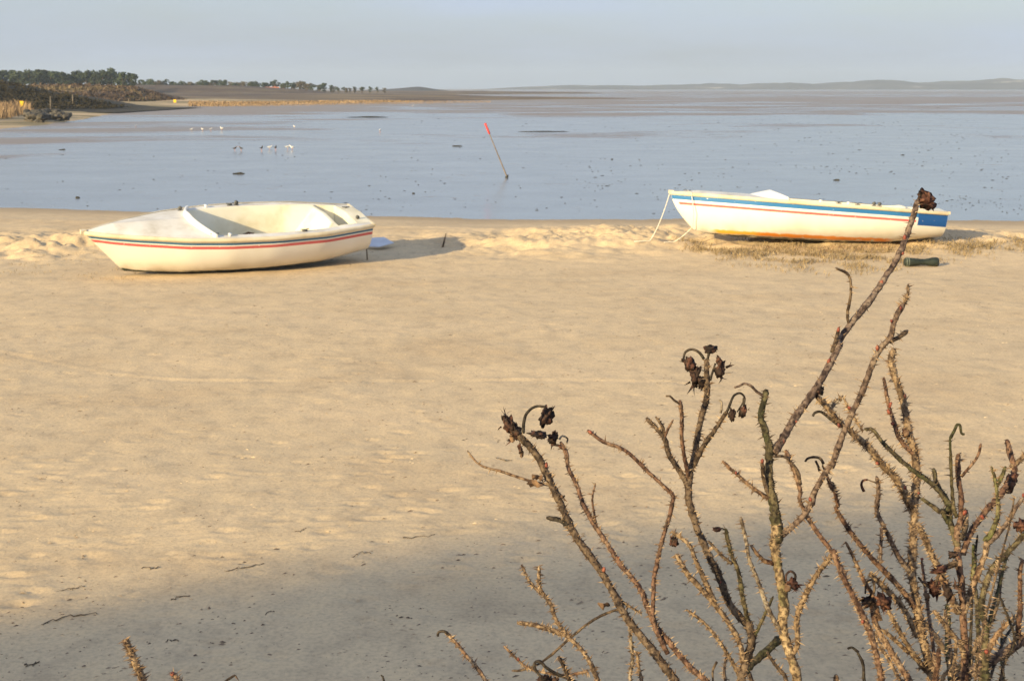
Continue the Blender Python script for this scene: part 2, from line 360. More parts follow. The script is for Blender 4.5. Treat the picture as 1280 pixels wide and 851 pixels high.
def ridge(name, prof_px, dist, thick, base, mat, seed, rough=.1, nscale=.03, step=2.0, ny=26, foot=None):
    """long hill: skyline heights taken at its crest, falling off front and back"""
    P_ = [atd(a, b, dist) for a, b in prof_px]; x0, x1 = P_[0].x, P_[-1].x
    xx = np.arange(x0, x1 + step, step); hh = np.interp(xx, [p.x for p in P_], [p.z for p in P_])
    yy = np.linspace(dist - thick, dist + thick, ny); XX, YY = np.meshgrid(xx, yy)
    k = np.cos(np.clip((YY - dist) / thick, -1, 1) * math.pi / 2) ** 1.0
    end = sst(0, 1, (XX - x0) / (thick * .5)) * sst(0, 1, (x1 - XX) / (thick * .5))
    hn = np.interp(XX.ravel(), xx, hh).reshape(XX.shape)
    A = (hn - base)
    ZZ = base - .6 + (A + .6) * k * end + rough * A * fbm(XX * nscale, YY * nscale, 5, seed, .55) * k
    tag(sheet(name, xx, yy, ZZ, XX, YY, mat), kind='structure')
    return lambda x, y: base - .6 + (np.interp(x, xx, hh) - base + .6) * math.cos(max(-1, min(1, (y - dist) / thick)) * math.pi / 2) * float(sst(0, 1, (x - x0) / (thick * .5)) * sst(0, 1, (x1 - x) / (thick * .5)))

r1 = ridge('headland', [(-520, 84), (-300, 92), (-100, 97), (0, 102), (30, 106), (60, 114), (100, 121), (150, 126.5), (200, 129)], 215, 26, .4, SCRUB, 1, .25, .10, 1.0)
r2 = ridge('heath_hill', [(-400, 100), (0, 110), (60, 108), (110, 107.5), (170, 109.5), (205, 115), (235, 122), (262, 128)], 330, 40, .5, HEATH, 2, .08, .06, 1.5)
r3 = ridge('heath_hill', [(-400, 104), (100, 107), (200, 106.5), (300, 107.5), (380, 112), (430, 118), (470, 122)], 640, 60, .5, HEATH, 3, .06, .04, 3)
r4 = ridge('dune_hill', [(300, 112), (400, 114), (470, 113), (500, 110.5), (524, 108.6), (545, 112), (570, 114.5), (600, 113.5), (660, 115)], 1350, 120, .2, DUNE_FAR, 4, .12, .03, 4)
far_prof = [(420, 116), (560, 114.5), (600, 112.2), (650, 110), (700, 108.5), (760, 107.6), (800, 108.5), (850, 107.4), (885, 106), (920, 107.6), (975, 105.0), (1010, 106.6), (1040, 105.2), (1080, 103.4), (1105, 102.6), (1130, 105), (1160, 105.6), (1190, 103.6), (1215, 103.2), (1245, 101.6), (1275, 101.5), (1330, 101.0), (1450, 103), (1700, 104)]
far_prof = [(a, 114 - (114 - b) * 1.18) for a, b in far_prof]
r5 = ridge('far_dunes', far_prof, 3700, 420, -1, DUNE_FAR, 5, .26, .013, 9)

# reeds and scrub: masses nobody could count
def blades(name, pts, h, wd, mat, label, cat, lean=.25, seed=3, seg=1):
    r = random.Random(seed); v = []; f = []
    for (x, y, z) in pts:
        hh = h * r.uniform(.55, 1.15); a = r.uniform(0, math.pi); dx, dy = math.cos(a) * wd / 2, math.sin(a) * wd / 2
        lx, ly = r.gauss(.1, lean) * hh, r.gauss(0, lean) * hh; k = len(v)
        v += [(x - dx, y - dy, z - .02), (x + dx, y + dy, z - .02), (x + lx * .4 + dx * .7, y + ly * .4 + dy * .7, z + hh * .6), (x + lx * .4 - dx * .7, y + ly * .4 - dy * .7, z + hh * .6), (x + lx, y + ly, z + hh * r.uniform(.8, 1))]
        f += [(k, k + 1, k + 2, k + 3), (k + 3, k + 2, k + 4)]
    return tag(mesh(name, v, f, mat, smooth=False), label, cat, kind='stuff')
pts = []
while len(pts) < 15000:
    px = rng.uniform(236, 640); p0 = np.interp(px, [236, 330, 430, 560, 640], [130.6, 130.6, 128.8, 127, 125.9])
    p1 = np.interp(px, [236, 330, 430, 560, 640], [127.6, 127.4, 125.6, 124.6, 124.4])
    p = at(px, rng.uniform(p1, p0), ZF + .4); 
    if vn(p.x * .05, p.y * .03, 4) > -.28: pts.append((p.x, p.y, FH(p.x, p.y)))
blades('reed_bed', pts, .36, .2, REED, 'long strip of orange tan reeds on the far spit below the tree line', 'reeds')
pts = []
while len(pts) < 7000:
    px = rng.uniform(-220, 40); py = rng.uniform(136, 147.5)
    p = at(px, py, 0.2); q = FH(p.x, p.y)
    if q > -.1 and px < 40 - max(0, 140 - py) * 1.6: pts.append((p.x, p.y, q))
blades('reed_bed', pts, 1.5, .10, REED, 'tan reeds at the left edge in front of the dark scrub headland', 'reeds', .3, 5)
def clumps(name, rf, n, px_r, dist, spread, size, mat, label, seed, hm=1.0):
    r = random.Random(seed); v = []; f = []
    for _ in range(n):
        px = r.uniform(*px_r); y = dist + r.uniform(-spread, spread * .35); x = (px - 640) / F * y
        z = rf(x, y)
        if z < .1: continue
        b = .5 + float(vn(x * .35, y * .35, 5)); 
        for q in range(7):
            c = Vector((x + r.gauss(0, size), y + r.gauss(0, size), z + r.uniform(-.2, 1.0) * hm * (.3 + b))); s_ = size * r.uniform(.25, .6)
            k = len(v); 
            for _q in range(3): v.append(tuple(c + Vector((r.gauss(0, s_), r.gauss(0, s_), r.gauss(0, s_)))))
            f.append((k, k + 1, k + 2))
    return tag(mesh(name, v, f, mat, smooth=False), label, 'scrub', kind='stuff')
clumps('scrub', r1, 5500, (-300, 195), 205, 24, .30, SCRUB, 'dark low scrub covering the headland at the left edge of the bay', 3, .35)
clumps('heather', r2, 3500, (-100, 262), 318, 38, .5, HEATH, 'brown heather covering the rounded heath hill beyond the headland', 4, .32)
clumps('scrub', r2, 900, (165, 262), 300, 24, .5, SCRUB, 'dark scrub at the right foot of the brown heath hill', 6, .4)

# ---- trees
def crown_mesh(kind, seed):
    r = random.Random(seed); m = MB(); h = 8.0 if kind == 'pine' else 6.5
    lobes = []
    for k in range(9 if kind == 'pine' else 7):
        a = r.uniform(0, 6.28); rr = r.uniform(0, 1.9); lobes.append((math.cos(a) * rr * 1.25, math.sin(a) * rr * 1.25, h * r.uniform(.22, .95), r.uniform(.5, 1.45)))
    lobes.append((0, 0, h * .85, 1.2))
    for (cx, cy, cz, s_) in lobes:
        for q in range(70):
            d = Vector((r.gauss(0, 1), r.gauss(0, 1), r.gauss(0, 1))); d.normalize(); d *= s_ * r.uniform(.55, 1.08)
            c = Vector((cx + d.x, cy + d.y, cz + d.z * .75)); e = r.uniform(.14, .42)
            t1 = Vector((r.gauss(0, 1), r.gauss(0, 1), r.gauss(0, 1))).normalized() * e; t2 = d.cross(t1).normalized() * e
            m.add([c - t1, c + t2, c + t1, c - t2 * .6], [(0, 1, 2, 3)])
    return m, lobes, h
protos = []
def make_tree(kind, seed):
    m, lobes, h = crown_mesh(kind, seed); nm = 'pine_tree' if kind == 'pine' else 'bare_tree'
    t = empty(nm); r = random.Random(seed)
    m.build('crown', NEEDLE if kind == 'pine' else BRUSH, t, False)
    b = MB(); b.tube([(0, 0, -.5), (.05, .1, h * .3), (.1, 0, h * .6), (0, 0, h * .85)], [.2, .16, .1, .04], 6)
    for (cx, cy, cz, s_) in lobes[:5]: b.tube([(.08, .03, h * .4), (cx * .6, cy * .6, cz * .85), (cx, cy, cz)], [.08, .05, .02], 4)
    b.build('trunk', BARK, t); return t
def copy_tree(o, parent=None):
    c = o.copy(); C.objects.link(c)
    if parent: c.parent = parent
    for ch in list(o.children):
        copy_tree(ch, c)
    return c
P0 = [make_tree('pine', s_) for s_ in (1, 2, 3)] + [make_tree('bare', s_) for s_ in (4, 5)]
used = set()
def put_tree(k, x, y, z, s_, label, group):
    if k in used: o = copy_tree(P0[k])
    else: o = P0[k]; used.add(k)
    o.location = (x, y, z); o.rotation_euler = (0, 0, rng.uniform(0, 6.28)); q_ = 1.35 if x < -60 and y > 600 else 1.0; o.scale = (s_ * rng.uniform(1.1, 1.5) * q_, s_ * rng.uniform(1.05, 1.4), s_ * (1.12 if q_ > 1 else 1))
    tag(o, label, 'tree', group)
rt = random.Random(99)
for i in range(46):      # dense wood behind the heath hill
    px = -40 + i * 4.75 + rt.uniform(-2, 2); Yd = 560 + (i * 37 % 3) * 16 + rt.uniform(-6, 6)
    top = np.interp(px, [-40, 0, 40, 80, 100, 112, 130, 150, 168, 180], [89, 90, 88.5, 89, 93, 90, 88.5, 89, 93, 97]) + rt.uniform(-1.2, 2.0)
    tz = atd(px, top, Yd).z; z0 = .6; k = rt.choice([0, 1, 2, 0, 1]); 
    put_tree(k, (px - 640) / F * Yd, Yd, z0, max(.45, (tz - z0) / 7.6), 'dark evergreen in the dense wood behind the brown heath hill', 'dark evergreens of the dense wood')
for i in range(52):
    px = 178 + i * 5.4 + rt.uniform(-3, 3); Yd = 730 + (i % 3) * 9; top = np.interp(px, [180, 260, 300, 380, 440], [103.5, 103, 104, 104.5, 110.5]) + rt.uniform(-1.6, 2.6); tz = atd(px, top, Yd).z
    put_tree(rt.choice([3, 4, 0, 1, 4]), (px - 640) / F * Yd, Yd, .6, max(.35, (tz - .6) / 7), 'brown or dark tree of the low belt filling the gaps behind the thin row', 'low tree belt behind the thin row')
for i, (px, top, k) in enumerate([(186, 101, 0), (197, 100, 1), (206, 102, 3), (222, 103, 0), (236, 103, 1), (246, 104, 3), (259, 101, 1), (264, 102.5, 2), (276, 101.5, 0), (287, 102, 2), (300, 105, 0), (309, 103, 4), (318, 104, 1), (326, 103.4, 2), (334, 105, 1), (349, 105.5, 4), (358, 105, 0), (364, 103.6, 2), (371, 104, 1), (378, 103, 3), (386, 105.5, 4), (394, 108, 0), (404, 106.5, 1), (409, 106, 2), (418, 107.5, 0), (425, 109.5, 1), (436, 112.5, 3), (446, 113, 0), (455, 112, 1), (465, 110.5, 2), (474, 112.5, 1), (483, 113, 4)]):
    Yd = 690 + (i % 3) * 12; tz = atd(px, top, Yd).z; base_z = 1.2 if px < 385 else .6
    put_tree(k, (px - 640) / F * Yd, Yd, base_z, max(.35, (tz - base_z) / (8.0 if k < 3 else 6.6)), 'rounded tree of the thin row left and right of the red roofed house' if k < 3 else 'bare brown tree among the evergreens near the red roofed house', 'evergreens in the thin row by the house' if k < 3 else 'bare trees in the thin row by the house')
# ---- two far houses among the trees
REDR = noise_mat('red_roof_tiles', [(.42, .15, .09), (.52, .20, .12)], 3, .8, 0); WALLM = noise_mat('pale_render', [(.55, .47, .38), (.62, .54, .44)], 2, .8, 0)
DARKG = noise_mat('dark_window', [(.02, .025, .03), (.03, .035, .04)], 2, .3, 0)
def house(px, Yd, top, w_, d_, roofm, label):
    p = atd(px, top, Yd); z0 = p.z - 3.9; t = empty('house', (p.x, Yd, z0), .15)
    b = MB(); b.box((0, 0, 1.0), (w_, d_, 3.0)); wl = b.build('wall', WALLM, t, False)
    hw, hd = w_ / 2 + .25, d_ / 2 + .3
    v = [(-hw, -hd, 2.45), (hw, -hd, 2.45), (hw, hd, 2.45), (-hw, hd, 2.45), (-hw + .3, 0, 4.1), (hw - .3, 0, 4.1)]
    rf = mesh('roof', v, [(0, 1, 5, 4), (2, 3, 4, 5), (1, 2, 5), (3, 0, 4), (0, 3, 2, 1)], roofm, t, False)
    c = MB(); c.box((w_ * .2, .3, 4.0), (.5, .5, 1.0)); c.build('chimney', REDR, rf, False)
    for q in (-.3, 0.02, .32):
        g = MB(); g.box((w_ * q, -d_ / 2 - .02, 1.3), (.9, .06, 1.0)); g.build('window', DARKG, t, False)
    tag(t, label, 'house')
house(340, 655, 109.5, 6.4, 5, REDR, 'small house with a salmon red roof among the far trees')
house(352.5, 668, 112.0, 3.2, 4, WALLM, 'small pale cabin just right of the red roofed house')

# ---- boulders of the far groyne
def rock_mesh(seed, s_=1.0, sub=2):
    import bmesh
    bm = bmesh.new(); bmesh.ops.create_icosphere(bm, subdivisions=sub, radius=1)
    for v in bm.verts:
        d = v.co.normalized(); v.co = d * (1 + .45 * mn.noise(d * 1.6 + Vector((seed * 3.1, 0, 0))) + .15 * mn.noise(d * 5 + Vector((seed, 2, 0))))
    me = bpy.data.meshes.new('boulder'); bm.to_mesh(me); bm.free(); me.materials.append(ROCK); return me
RM = [rock_mesh(i) for i in range(6)]
for i in range(70):
    px = rt.uniform(32, 84); py = rt.uniform(141, 148.0) if i % 2 else rt.uniform(143, 148.5)
    p = at(px, py, .1); o = bpy.data.objects.new('boulder', RM[i % 6]); C.objects.link(o)
    s_ = rt.uniform(.25, .5); o.location = (p.x, p.y, FH(p.x, p.y) + .2 * s_ + (.45 if rt.random() < .4 else 0)); o.scale = (s_ * 1.3, s_, s_ * .75); o.rotation_euler = (rt.uniform(-.4, .4), 0, rt.uniform(0, 6))
    tag(o, 'dark boulder in the heap at the waterside below the headland', 'boulder', 'dark boulders below the headland')
# ---- yellow warning boards
YEL = noise_mat('yellow_paint', [(.80, .50, .02), (.86, .56, .03)], 3, .5, 0); POST = noise_mat('grey_post', [(.12, .10, .08), (.22, .19, .15)], 5, .8, 0)
def board(px, py, Yd, hgt, label, wd=.62):
    p = atd(px, py, Yd); g = FH(p.x, Yd); t = empty('notice_board', (p.x, Yd, min(g, p.z - hgt)), .1); hz = p.z - t.location.z
    b = MB(); b.tube([(0, .04, -.3), (0, .04, hz + .1)], .05, 6); b.build('post', POST, t)
    b = MB(); b.box((0, 0, hz), (wd, .04, wd * 1.45)); b.build('sign_panel', YEL, t, False); tag(t, label, 'sign')
board(27, 130, 172, 1.2, 'yellow board on a post by the tan reeds at the left edge', .46)
board(218.5, 127, 290, 1.0, 'yellow board on the sand right of the brown heath hill', .52)
for (px, pt, pb, Yd, lb) in [(62.5, 121, 132, 190, 'thin grey post standing below the dark headland'), (160.5, 123.5, 129, 262, 'pale short post on the sand between the two yellow boards'), (90.5, 119, 125, 185, 'pale leaning post in the dark scrub of the headland')]:
    a = atd(px, pt, Yd); b_ = atd(px, pb, Yd); o = empty('post', (a.x, Yd, b_.z - .5)); b = MB(); b.tube([(0, 0, 0), (.04, 0, a.z - b_.z + .5)], [.09, .07], 6); b.build('shaft', POST, o)
    c = MB(); c.tube([(.04, 0, a.z - b_.z + .5), (.04, 0, a.z - b_.z + .56)], [.1, .06], 6); c.build('cap', POST, o); tag(o, lb, 'post')
# ================================================================== BOATS
def paint_hull(name, bands, bottom, bzs, grime, base=(.82, .795, .73), block=None):
    """bands: (v0, v1, colour) measured down from the sheer (UV v, metres); bottom: antifouling colour below z = bzs"""
    m, n, l, p = newmat(name)
    uvn = n.new('ShaderNodeUVMap'); uvn.uv_map = 'UVMap'; s_ = n.new('ShaderNodeSeparateXYZ'); l.new(uvn.outputs[0], s_.inputs[0])
    t = n.new('ShaderNodeTexCoord'); so_ = n.new('ShaderNodeSeparateXYZ'); l.new(t.outputs['Object'], so_.inputs[0])
    def nz_(sc, st=(1, 1, 1), det=5):
        mp_ = n.new('ShaderNodeMapping'); mp_.inputs['Scale'].default_value = st; l.new(t.outputs['Object'], mp_.inputs[0])
        a = n.new('ShaderNodeTexNoise'); a.inputs['Scale'].default_value = sc; a.inputs['Detail'].default_value = det; l.new(mp_.outputs[0], a.inputs['Vector']); return a.outputs['Fac']
    def M_(op, a, b, c=None):
        x = n.new('ShaderNodeMath'); x.operation = op
        for i, q in enumerate((a, b, c)):
            if q is None: continue
            if isinstance(q, (int, float)): x.inputs[i].default_value = q
            else: l.new(q, x.inputs[i])
        return x.outputs[0]
    def inside(val, a, b, e=.0015):
        u1 = n.new('ShaderNodeMapRange'); u1.inputs[1].default_value = a - e; u1.inputs[2].default_value = a + e; l.new(val, u1.inputs[0])
        u2 = n.new('ShaderNodeMapRange'); u2.inputs[1].default_value = b - e; u2.inputs[2].default_value = b + e; u2.inputs[3].default_value = 1; u2.inputs[4].default_value = 0; l.new(val, u2.inputs[0])
        return M_('MULTIPLY', u1.outputs[0], u2.outputs[0])
    def mixc(f, a, col):
        x = n.new('ShaderNodeMixRGB'); l.new(f, x.inputs[0]); l.new(a, x.inputs[1]); x.inputs[2].default_value = (*col, 1); return x.outputs[0]
    r = n.new('ShaderNodeValToRGB'); e = r.color_ramp.elements
    e[0].position = .3; e[0].color = (base[0] * .90, base[1] * .88, base[2] * .84, 1); e[1].position = .6; e[1].color = (*base, 1)
    l.new(nz_(1.6, (1, 1, .5)), r.inputs[0]); c = r.outputs[0]
    v = s_.outputs['Y']; u = s_.outputs['X']; wear = M_('GREATER_THAN', .70, nz_(22))
    # grime rising from the bilge
    g = M_('MULTIPLY', M_('SUBTRACT', nz_(2.4, (1, 1, .8), 7), .42), 2.4); gz = n.new('ShaderNodeMapRange'); gz.inputs[1].default_value = bzs + .30; gz.inputs[2].default_value = bzs; l.new(so_.outputs['Z'], gz.inputs[0])
    gg = M_('MULTIPLY', M_('MULTIPLY', g, gz.outputs[0]), grime); x = n.new('ShaderNodeClamp'); l.new(gg, x.inputs[0]); c = mixc(x.outputs[0], c, (.30, .24, .16))
    for (a, b, col, u0, u1_) in bands:
        f = M_('MULTIPLY', inside(v, a, b), inside(u, u0, u1_)); f = M_('MULTIPLY', f, wear); c = mixc(f, c, col)
    for (col, z0, z1, th, uu0, uu1) in bottom:
        zz = M_('ADD', so_.outputs['Z'], M_('MULTIPLY', M_('SUBTRACT', nz_(9), .5), .05))
        f = inside(zz, z0, z1, .008); f = M_('MULTIPLY', f, M_('GREATER_THAN', nz_(5, (1, 1, 2), 7), th)); f = M_('MULTIPLY', f, inside(u, uu0, uu1, .02)); c = mixc(f, c, col)
    l.new(c, p.inputs['Base Color']); p.inputs['Roughness'].default_value = .42; p.inputs['Specular IOR Level'].default_value = .35
    return m
HULL_A = paint_hull('cream_gelcoat_two_stripes', [(.062, .098, (.045, .15, .27), 0, 1), (.118, .168, (.56, .12, .12), .0, 1)], [((.02, .035, .028), -.2, .085, .1, 0, .95), ((.03, .04, .03), -.2, .128, .1, .30, .90)], .05, .9)
HULL_B = paint_hull('white_gelcoat_blue_band', [(.040, .120, (.03, .17, .42), 0, 1.), (.166, .208, (.66, .13, .12), .02, .875), (.040, .262, (.012, .085, .30), .882, 1.)],
                    [((.78, .45, .06), -.2, .125, .30, .12, .45), ((.80, .27, .03), -.2, .125, .36, .30, .80), ((.62, .60, .50), -.2, .060, .0, .0, 1.), ((.05, .045, .035), -.2, .05, .42, .0, 1.)], .12, .55, (.83, .81, .75))
DECK = noise_mat('weathered_deck_gelcoat', [(.50, .47, .41), (.66, .64, .60), (.74, .73, .71)], 2.5, .55, .1, 40, .002, detail=8)
LINER = noise_mat('cream_cockpit_gelcoat', [(.62, .56, .40), (.76, .72, .58), (.80, .77, .66)], 1.6, .5, 0, detail=7)
COAM = noise_mat('bright_white_coaming', [(.80, .80, .78), (.86, .86, .85)], 3, .4, 0)
RAILM = noise_mat('yellowed_gunwale_rail', [(.50, .42, .28), (.66, .58, .42), (.72, .66, .52)], 5, .6, 0, stretch=(.5, .5, .5))
METAL = noise_mat('tarnished_fitting', [(.05, .055, .055), (.13, .13, .13)], 9, .45, 0)
BROWN = noise_mat('rotten_leaf_brown', [(.07, .035, .02), (.16, .08, .045)], 9, .8, .3, 40, .004)
def build_boat(name, L, B, mat_h, p_):
    root = empty(name)
    bS = p_['b']; zS = p_['zs']; zK = p_['zk']
    hb = lambda s: B / 2 * float(np.interp(s, bS[0], bS[1])) if s > 0.03 else B / 2 * float(np.interp(.03, bS[0], bS[1])) * math.sqrt(max(s, 0) / .03)
    # smooth the tables a little
    def sm(fn):
        ss = np.linspace(0, 1, 201); y = np.array([fn(q) for q in ss]); k = np.array([1, 2, 3, 2, 1.]); k /= k.sum()
        for _ in range(10): y[2:-2] = np.convolve(y, k, 'same')[2:-2]
        return lambda s: float(np.interp(s, ss, y))
    hb0 = sm(lambda s: B / 2 * float(np.interp(s, bS[0], bS[1]))); 
    HB = lambda s: hb0(s) if s > .02 else hb0(.02) * math.sqrt(max(s, 0) / .02)
    ZS = sm(lambda s: float(np.interp(s, *zS))); ZK = sm(lambda s: float(np.interp(s, *zK)))
    rake, rpow = p_['rake']
    NS, NR = 70, 26; v = []; uv = []; f = []
    for i in range(NS + 1):
        s = (i / NS) ** 1.25
        for j in range(-NR, NR + 1):
            q = abs(j) / NR; ph = q * math.pi / 2; ful = .5 + .5 * min(1, s / .35)
            y = HB(s) * math.sin(ph) ** (1.15 - .45 * ful) * (1 if j >= 0 else -1)
            hz = 1 - math.cos(ph) ** (1.0 - .18 * ful)
            z = ZK(s) + (ZS(s) - ZK(s)) * hz
            x = s * L + rake * (1 - hz) ** rpow * (1 - s) ** 5
            v.append((x, y, z)); uv.append((s, ZS(s) - z))
    W_ = 2 * NR + 1
    for i in range(NS):
        for j in range(W_ - 1): f.append((i * W_ + j, i * W_ + j + 1, (i + 1) * W_ + j + 1, (i + 1) * W_ + j))
    f = [q[::-1] for q in f]
    hull = mesh('hull', v, f, mat_h, root, uv=uv); sol = None
    # transom
    tv = [v[NS * W_ + j] for j in range(W_)]; tuv = [uv[NS * W_ + j] for j in range(W_)]
    mesh('transom', tv + [(L, 0, ZS(1) + .01)], [tuple(range(W_)) + (W_,)], mat_h, root, False, uv=tuv + [(1, 0)])
    # deck and cockpit liner
    sc, sa, sb = p_['cock'], p_['aft'], p_['aft'] + .075; kx = p_['curve']
    side = .17 * B / 1.7
    fr = [1, .985, 1 - side / (B / 2), 1 - side / (B / 2) - .04, .55, .3, 0.0]
    fr = fr + [-q for q in fr[-2::-1]]
    def shift(s, q):
        w_ = max(0, 1 - abs(s - sc) / .16) ** 1.0
        return kx * (q * q) * w_
    def sect(s, kind):
        out = []
        for k, q in enumerate(fr):
            x = s * L + shift(s, q); s2 = min(1, x / L); a = abs(q); e = ZS(s2)
            kk = min(k, len(fr) - 1 - k)
            if kind == 'deck': z = e + .012 + p_['camber'] * (1 - a) * min(1, s2 / .1)
            elif kind == 'open':
                zf = ZK(s2) + p_['floor']
                z = [e + .012, e + .014, e + .018, e - .02, zf + .03, zf, zf][kk]
                if kk == 3: q = math.copysign(a - .0, q)
            elif kind == 'well':
                zf = e - .34; z = [e + .012, e + .014, e + .03, e + .03, zf, zf, zf][kk]
            else: z = e + .012 + .05 * (1 - a)
            out.append((x, q * HB(s2), z))
        return out
    secs = [sect((i / 22) * sc, 'deck') for i in range(23)]
    secs += [sect(sc + .001, 'open')] + [sect(sc + (sa - .085 - sc) * (i / 20), 'open') for i in range(1, 21)]
    secs += [sect(sa, 'deck2'), sect(sa + .012, 'deck2'), sect(sa + .018, 'well'), sect(sb + .01, 'well'), sect(sb + .016, 'deck2'), sect(1.0, 'deck2')]
    dv = [q for s in secs for q in s]; K = len(fr); df = []
    for i in range(len(secs) - 1):
        for j in range(K - 1): df.append((i * K + j, (i + 1) * K + j, (i + 1) * K + j + 1, i * K + j + 1))
    fd = [q for q in df if q[0] // K < 22]; lin = [q for q in df if q[0] // K >= 22]
    def part_(nm, fs, m_, sm):
        use = sorted({k for q in fs for k in q}); ix = {k: i for i, k in enumerate(use)}
        return mesh(nm, [dv[k] for k in use], [tuple(ix[k] for k in q) for q in fs], m_, root, sm)
    part_('foredeck', fd, DECK, False)
    me_o = part_('cockpit_liner', lin, LINER, True); k0_ = min(k for q in lin for k in q)
    me_o.data.materials.append(DECK)
    for pl in me_o.data.polygons:
        j = min((k + k0_) % K for k in pl.vertices); pl.material_index = 1 if (j in (0, 1, K - 2, K - 3)) else 0
    md = me_o.modifiers.new('edge', 'EDGE_SPLIT'); md.split_angle = math.radians(38)
    # rubbing rail round the sheer
    for sg in (-1, 1):
        rb = MB(); pr = [(0, -.045), (.030, -.040), (.036, -.012), (.030, .012), (.006, .024), (-.02, .022)]; k0 = 0; n_ = 60
        for i in range(n_ + 1):
            s = (i / n_) ** 1.3; t_ = 1.0
            for (o_, z_) in pr: rb.v.append((s * L - (.03 if i == 0 else 0), sg * (HB(s) + o_ * (1 if s > .01 else .5)), ZS(s) + z_))
        m_ = len(pr)
        for i in range(n_):
            for j in range(m_ - 1): 
                q = (i * m_ + j, (i + 1) * m_ + j, (i + 1) * m_ + j + 1, i * m_ + j + 1); rb.f.append(q if sg < 0 else q[::-1])
        rb.build('gunwale_rail', RAILM, root)
    bc = MB(); bc.box((.0, 0, ZS(0) + .01), (.09, .07, .06)); bc.build('stem_cap', RAILM, root, False)
    tr = MB(); tr.box((L + .012, 0, ZS(1) + .0), (.04, 2 * HB(1) + .06, .05)); tr.build('transom_cap', RAILM, root, False)
    # coaming
    ch = p_['coam']; cb = MB(); n_ = 24
    for i in range(n_ + 1):
        q = -1 + 2 * i / n_; q *= .93; x = sc * L + shift(sc, q) - .02; s2 = x / L; y = q * HB(s2); z = ZS(s2) + .012 + p_['camber'] * (1 - abs(q)); hh = ch * (1.0 - .55 * abs(q) ** 3)
        cb.v += [(x - p_.get('ramp', .05) * (1 - .6 * abs(q)), y, z - .005), (x - .035 + .02, y, z + hh), (x + .012, y, z + hh), (x + .02, y, z - .10)]
    for i in range(n_):
        for j in range(3): cb.f.append((i * 4 + j, i * 4 + j + 1, (i + 1) * 4 + j + 1, (i + 1) * 4 + j))
    cb.f += [(0, 1, 2, 3), tuple(n_ * 4 + k for k in (3, 2, 1, 0))]; cb.build('coaming', COAM, root, False)
    # centreboard case / thwart in the cockpit
    zf = ZK(.55) + p_['floor']; cc = MB(); cc.box((.56 * L, 0, zf + .07), (.95, .07, .18)); cc.build('centreboard_case', LINER, root, False)
    for (s, q, k) in p_['fit']:
        y = q * HB(s) * (1 - .5 * side / (B / 2)); z = ZS(s) + .022; b = MB()
        if k == 'cleat':
            b.box((s * L, y, z + .006), (.09, .035, .014)); b.tube([(s * L - .07, y, z + .035), (s * L - .02, y, z + .03), (s * L + .02, y, z + .03), (s * L + .07, y, z + .035)], .009, 6); b.tube([(s * L, y, z), (s * L, y, z + .035)], .016, 6); b.build('cleat', METAL, root)
        elif k == 'block':
            b.box((s * L, y, z + .004), (.08, .045, .012)); b.tube([(s * L, y - .014, z + .045), (s * L, y + .014, z + .045)], .034, 10); b.build('pulley_block', METAL, root)
        else:
            b.tube([(s * L, y, z - .01), (s * L, y, z + .03)], .02, 8); b.tube([(s * L, y, z + .03), (s * L, y, z + .04)], .034, 8); b.build('deck_button', COAM, root)
    return root, ZS, HB, ZK
b1 = dict(b=([0, .06, .15, .3, .45, .6, .8, 1], [.0, .22, .46, .78, .95, 1.0, .92, .60]),
          zs=([0, .2, .5, .75, 1], [.73, .74, .735, .72, .69]), zk=([0, .05, .15, .3, .6, .8, 1], [.03, .02, .0, 0, 0, .01, .12]),
          rake=(.62, 1.0), cock=.36, aft=.85, curve=.26, camber=.10, floor=.14, coam=.085,
          fit=[(.37, .93, 'block'), (.47, .97, 'button'), (.56, .97, 'cleat'), (.585, .97, 'block'), (.40, -.93, 'cleat'), (.45, -.95, 'button'), (.72, -.95, 'cleat'), (.96, -.55, 'block'), (.97, .6, 'cleat')])
b2 = dict(b1, zs=([0, .2, .5, .75, 1], [.76, .745, .71, .68, .64]), zk=([0, .04, .1, .2, .4, .6, .8, 1], [.10, .06, .03, .01, 0, .0, .04, .18]), rake=(.46, 1.6),
          cock=.37, curve=.2, camber=.055, coam=.10, ramp=.42, fit=[(.06, 0, 'cleat'), (.52, -.95, 'button'), (.585, -.95, 'cleat'), (.62, -.95, 'button'), (.655, -.95, 'cleat'), (.715, -.95, 'block'), (.735, -.95, 'block')])
from mathutils import Euler, Matrix
def pose(o, x):
    R_ = Matrix.Rotation(x[3], 4, 'Z') @ Matrix.Rotation(x[4], 4, 'Y') @ Matrix.Rotation(x[5], 4, 'X')
    o.matrix_world = Matrix.Translation(x[:3]) @ R_
    o.rotation_euler = R_.to_euler(); o.location = x[:3]
    return Matrix.Translation(x[:3]) @ R_
def pj(P):
    P = Vector(P) - Vector((0, 0, CZ)); d = P.y * math.cos(PITCH) - P.z * math.sin(PITCH); u = P.y * math.sin(PITCH) + P.z * math.cos(PITCH)
    return round(640 + F * P.x / d, 1), round(425.5 - F * u / d, 1)
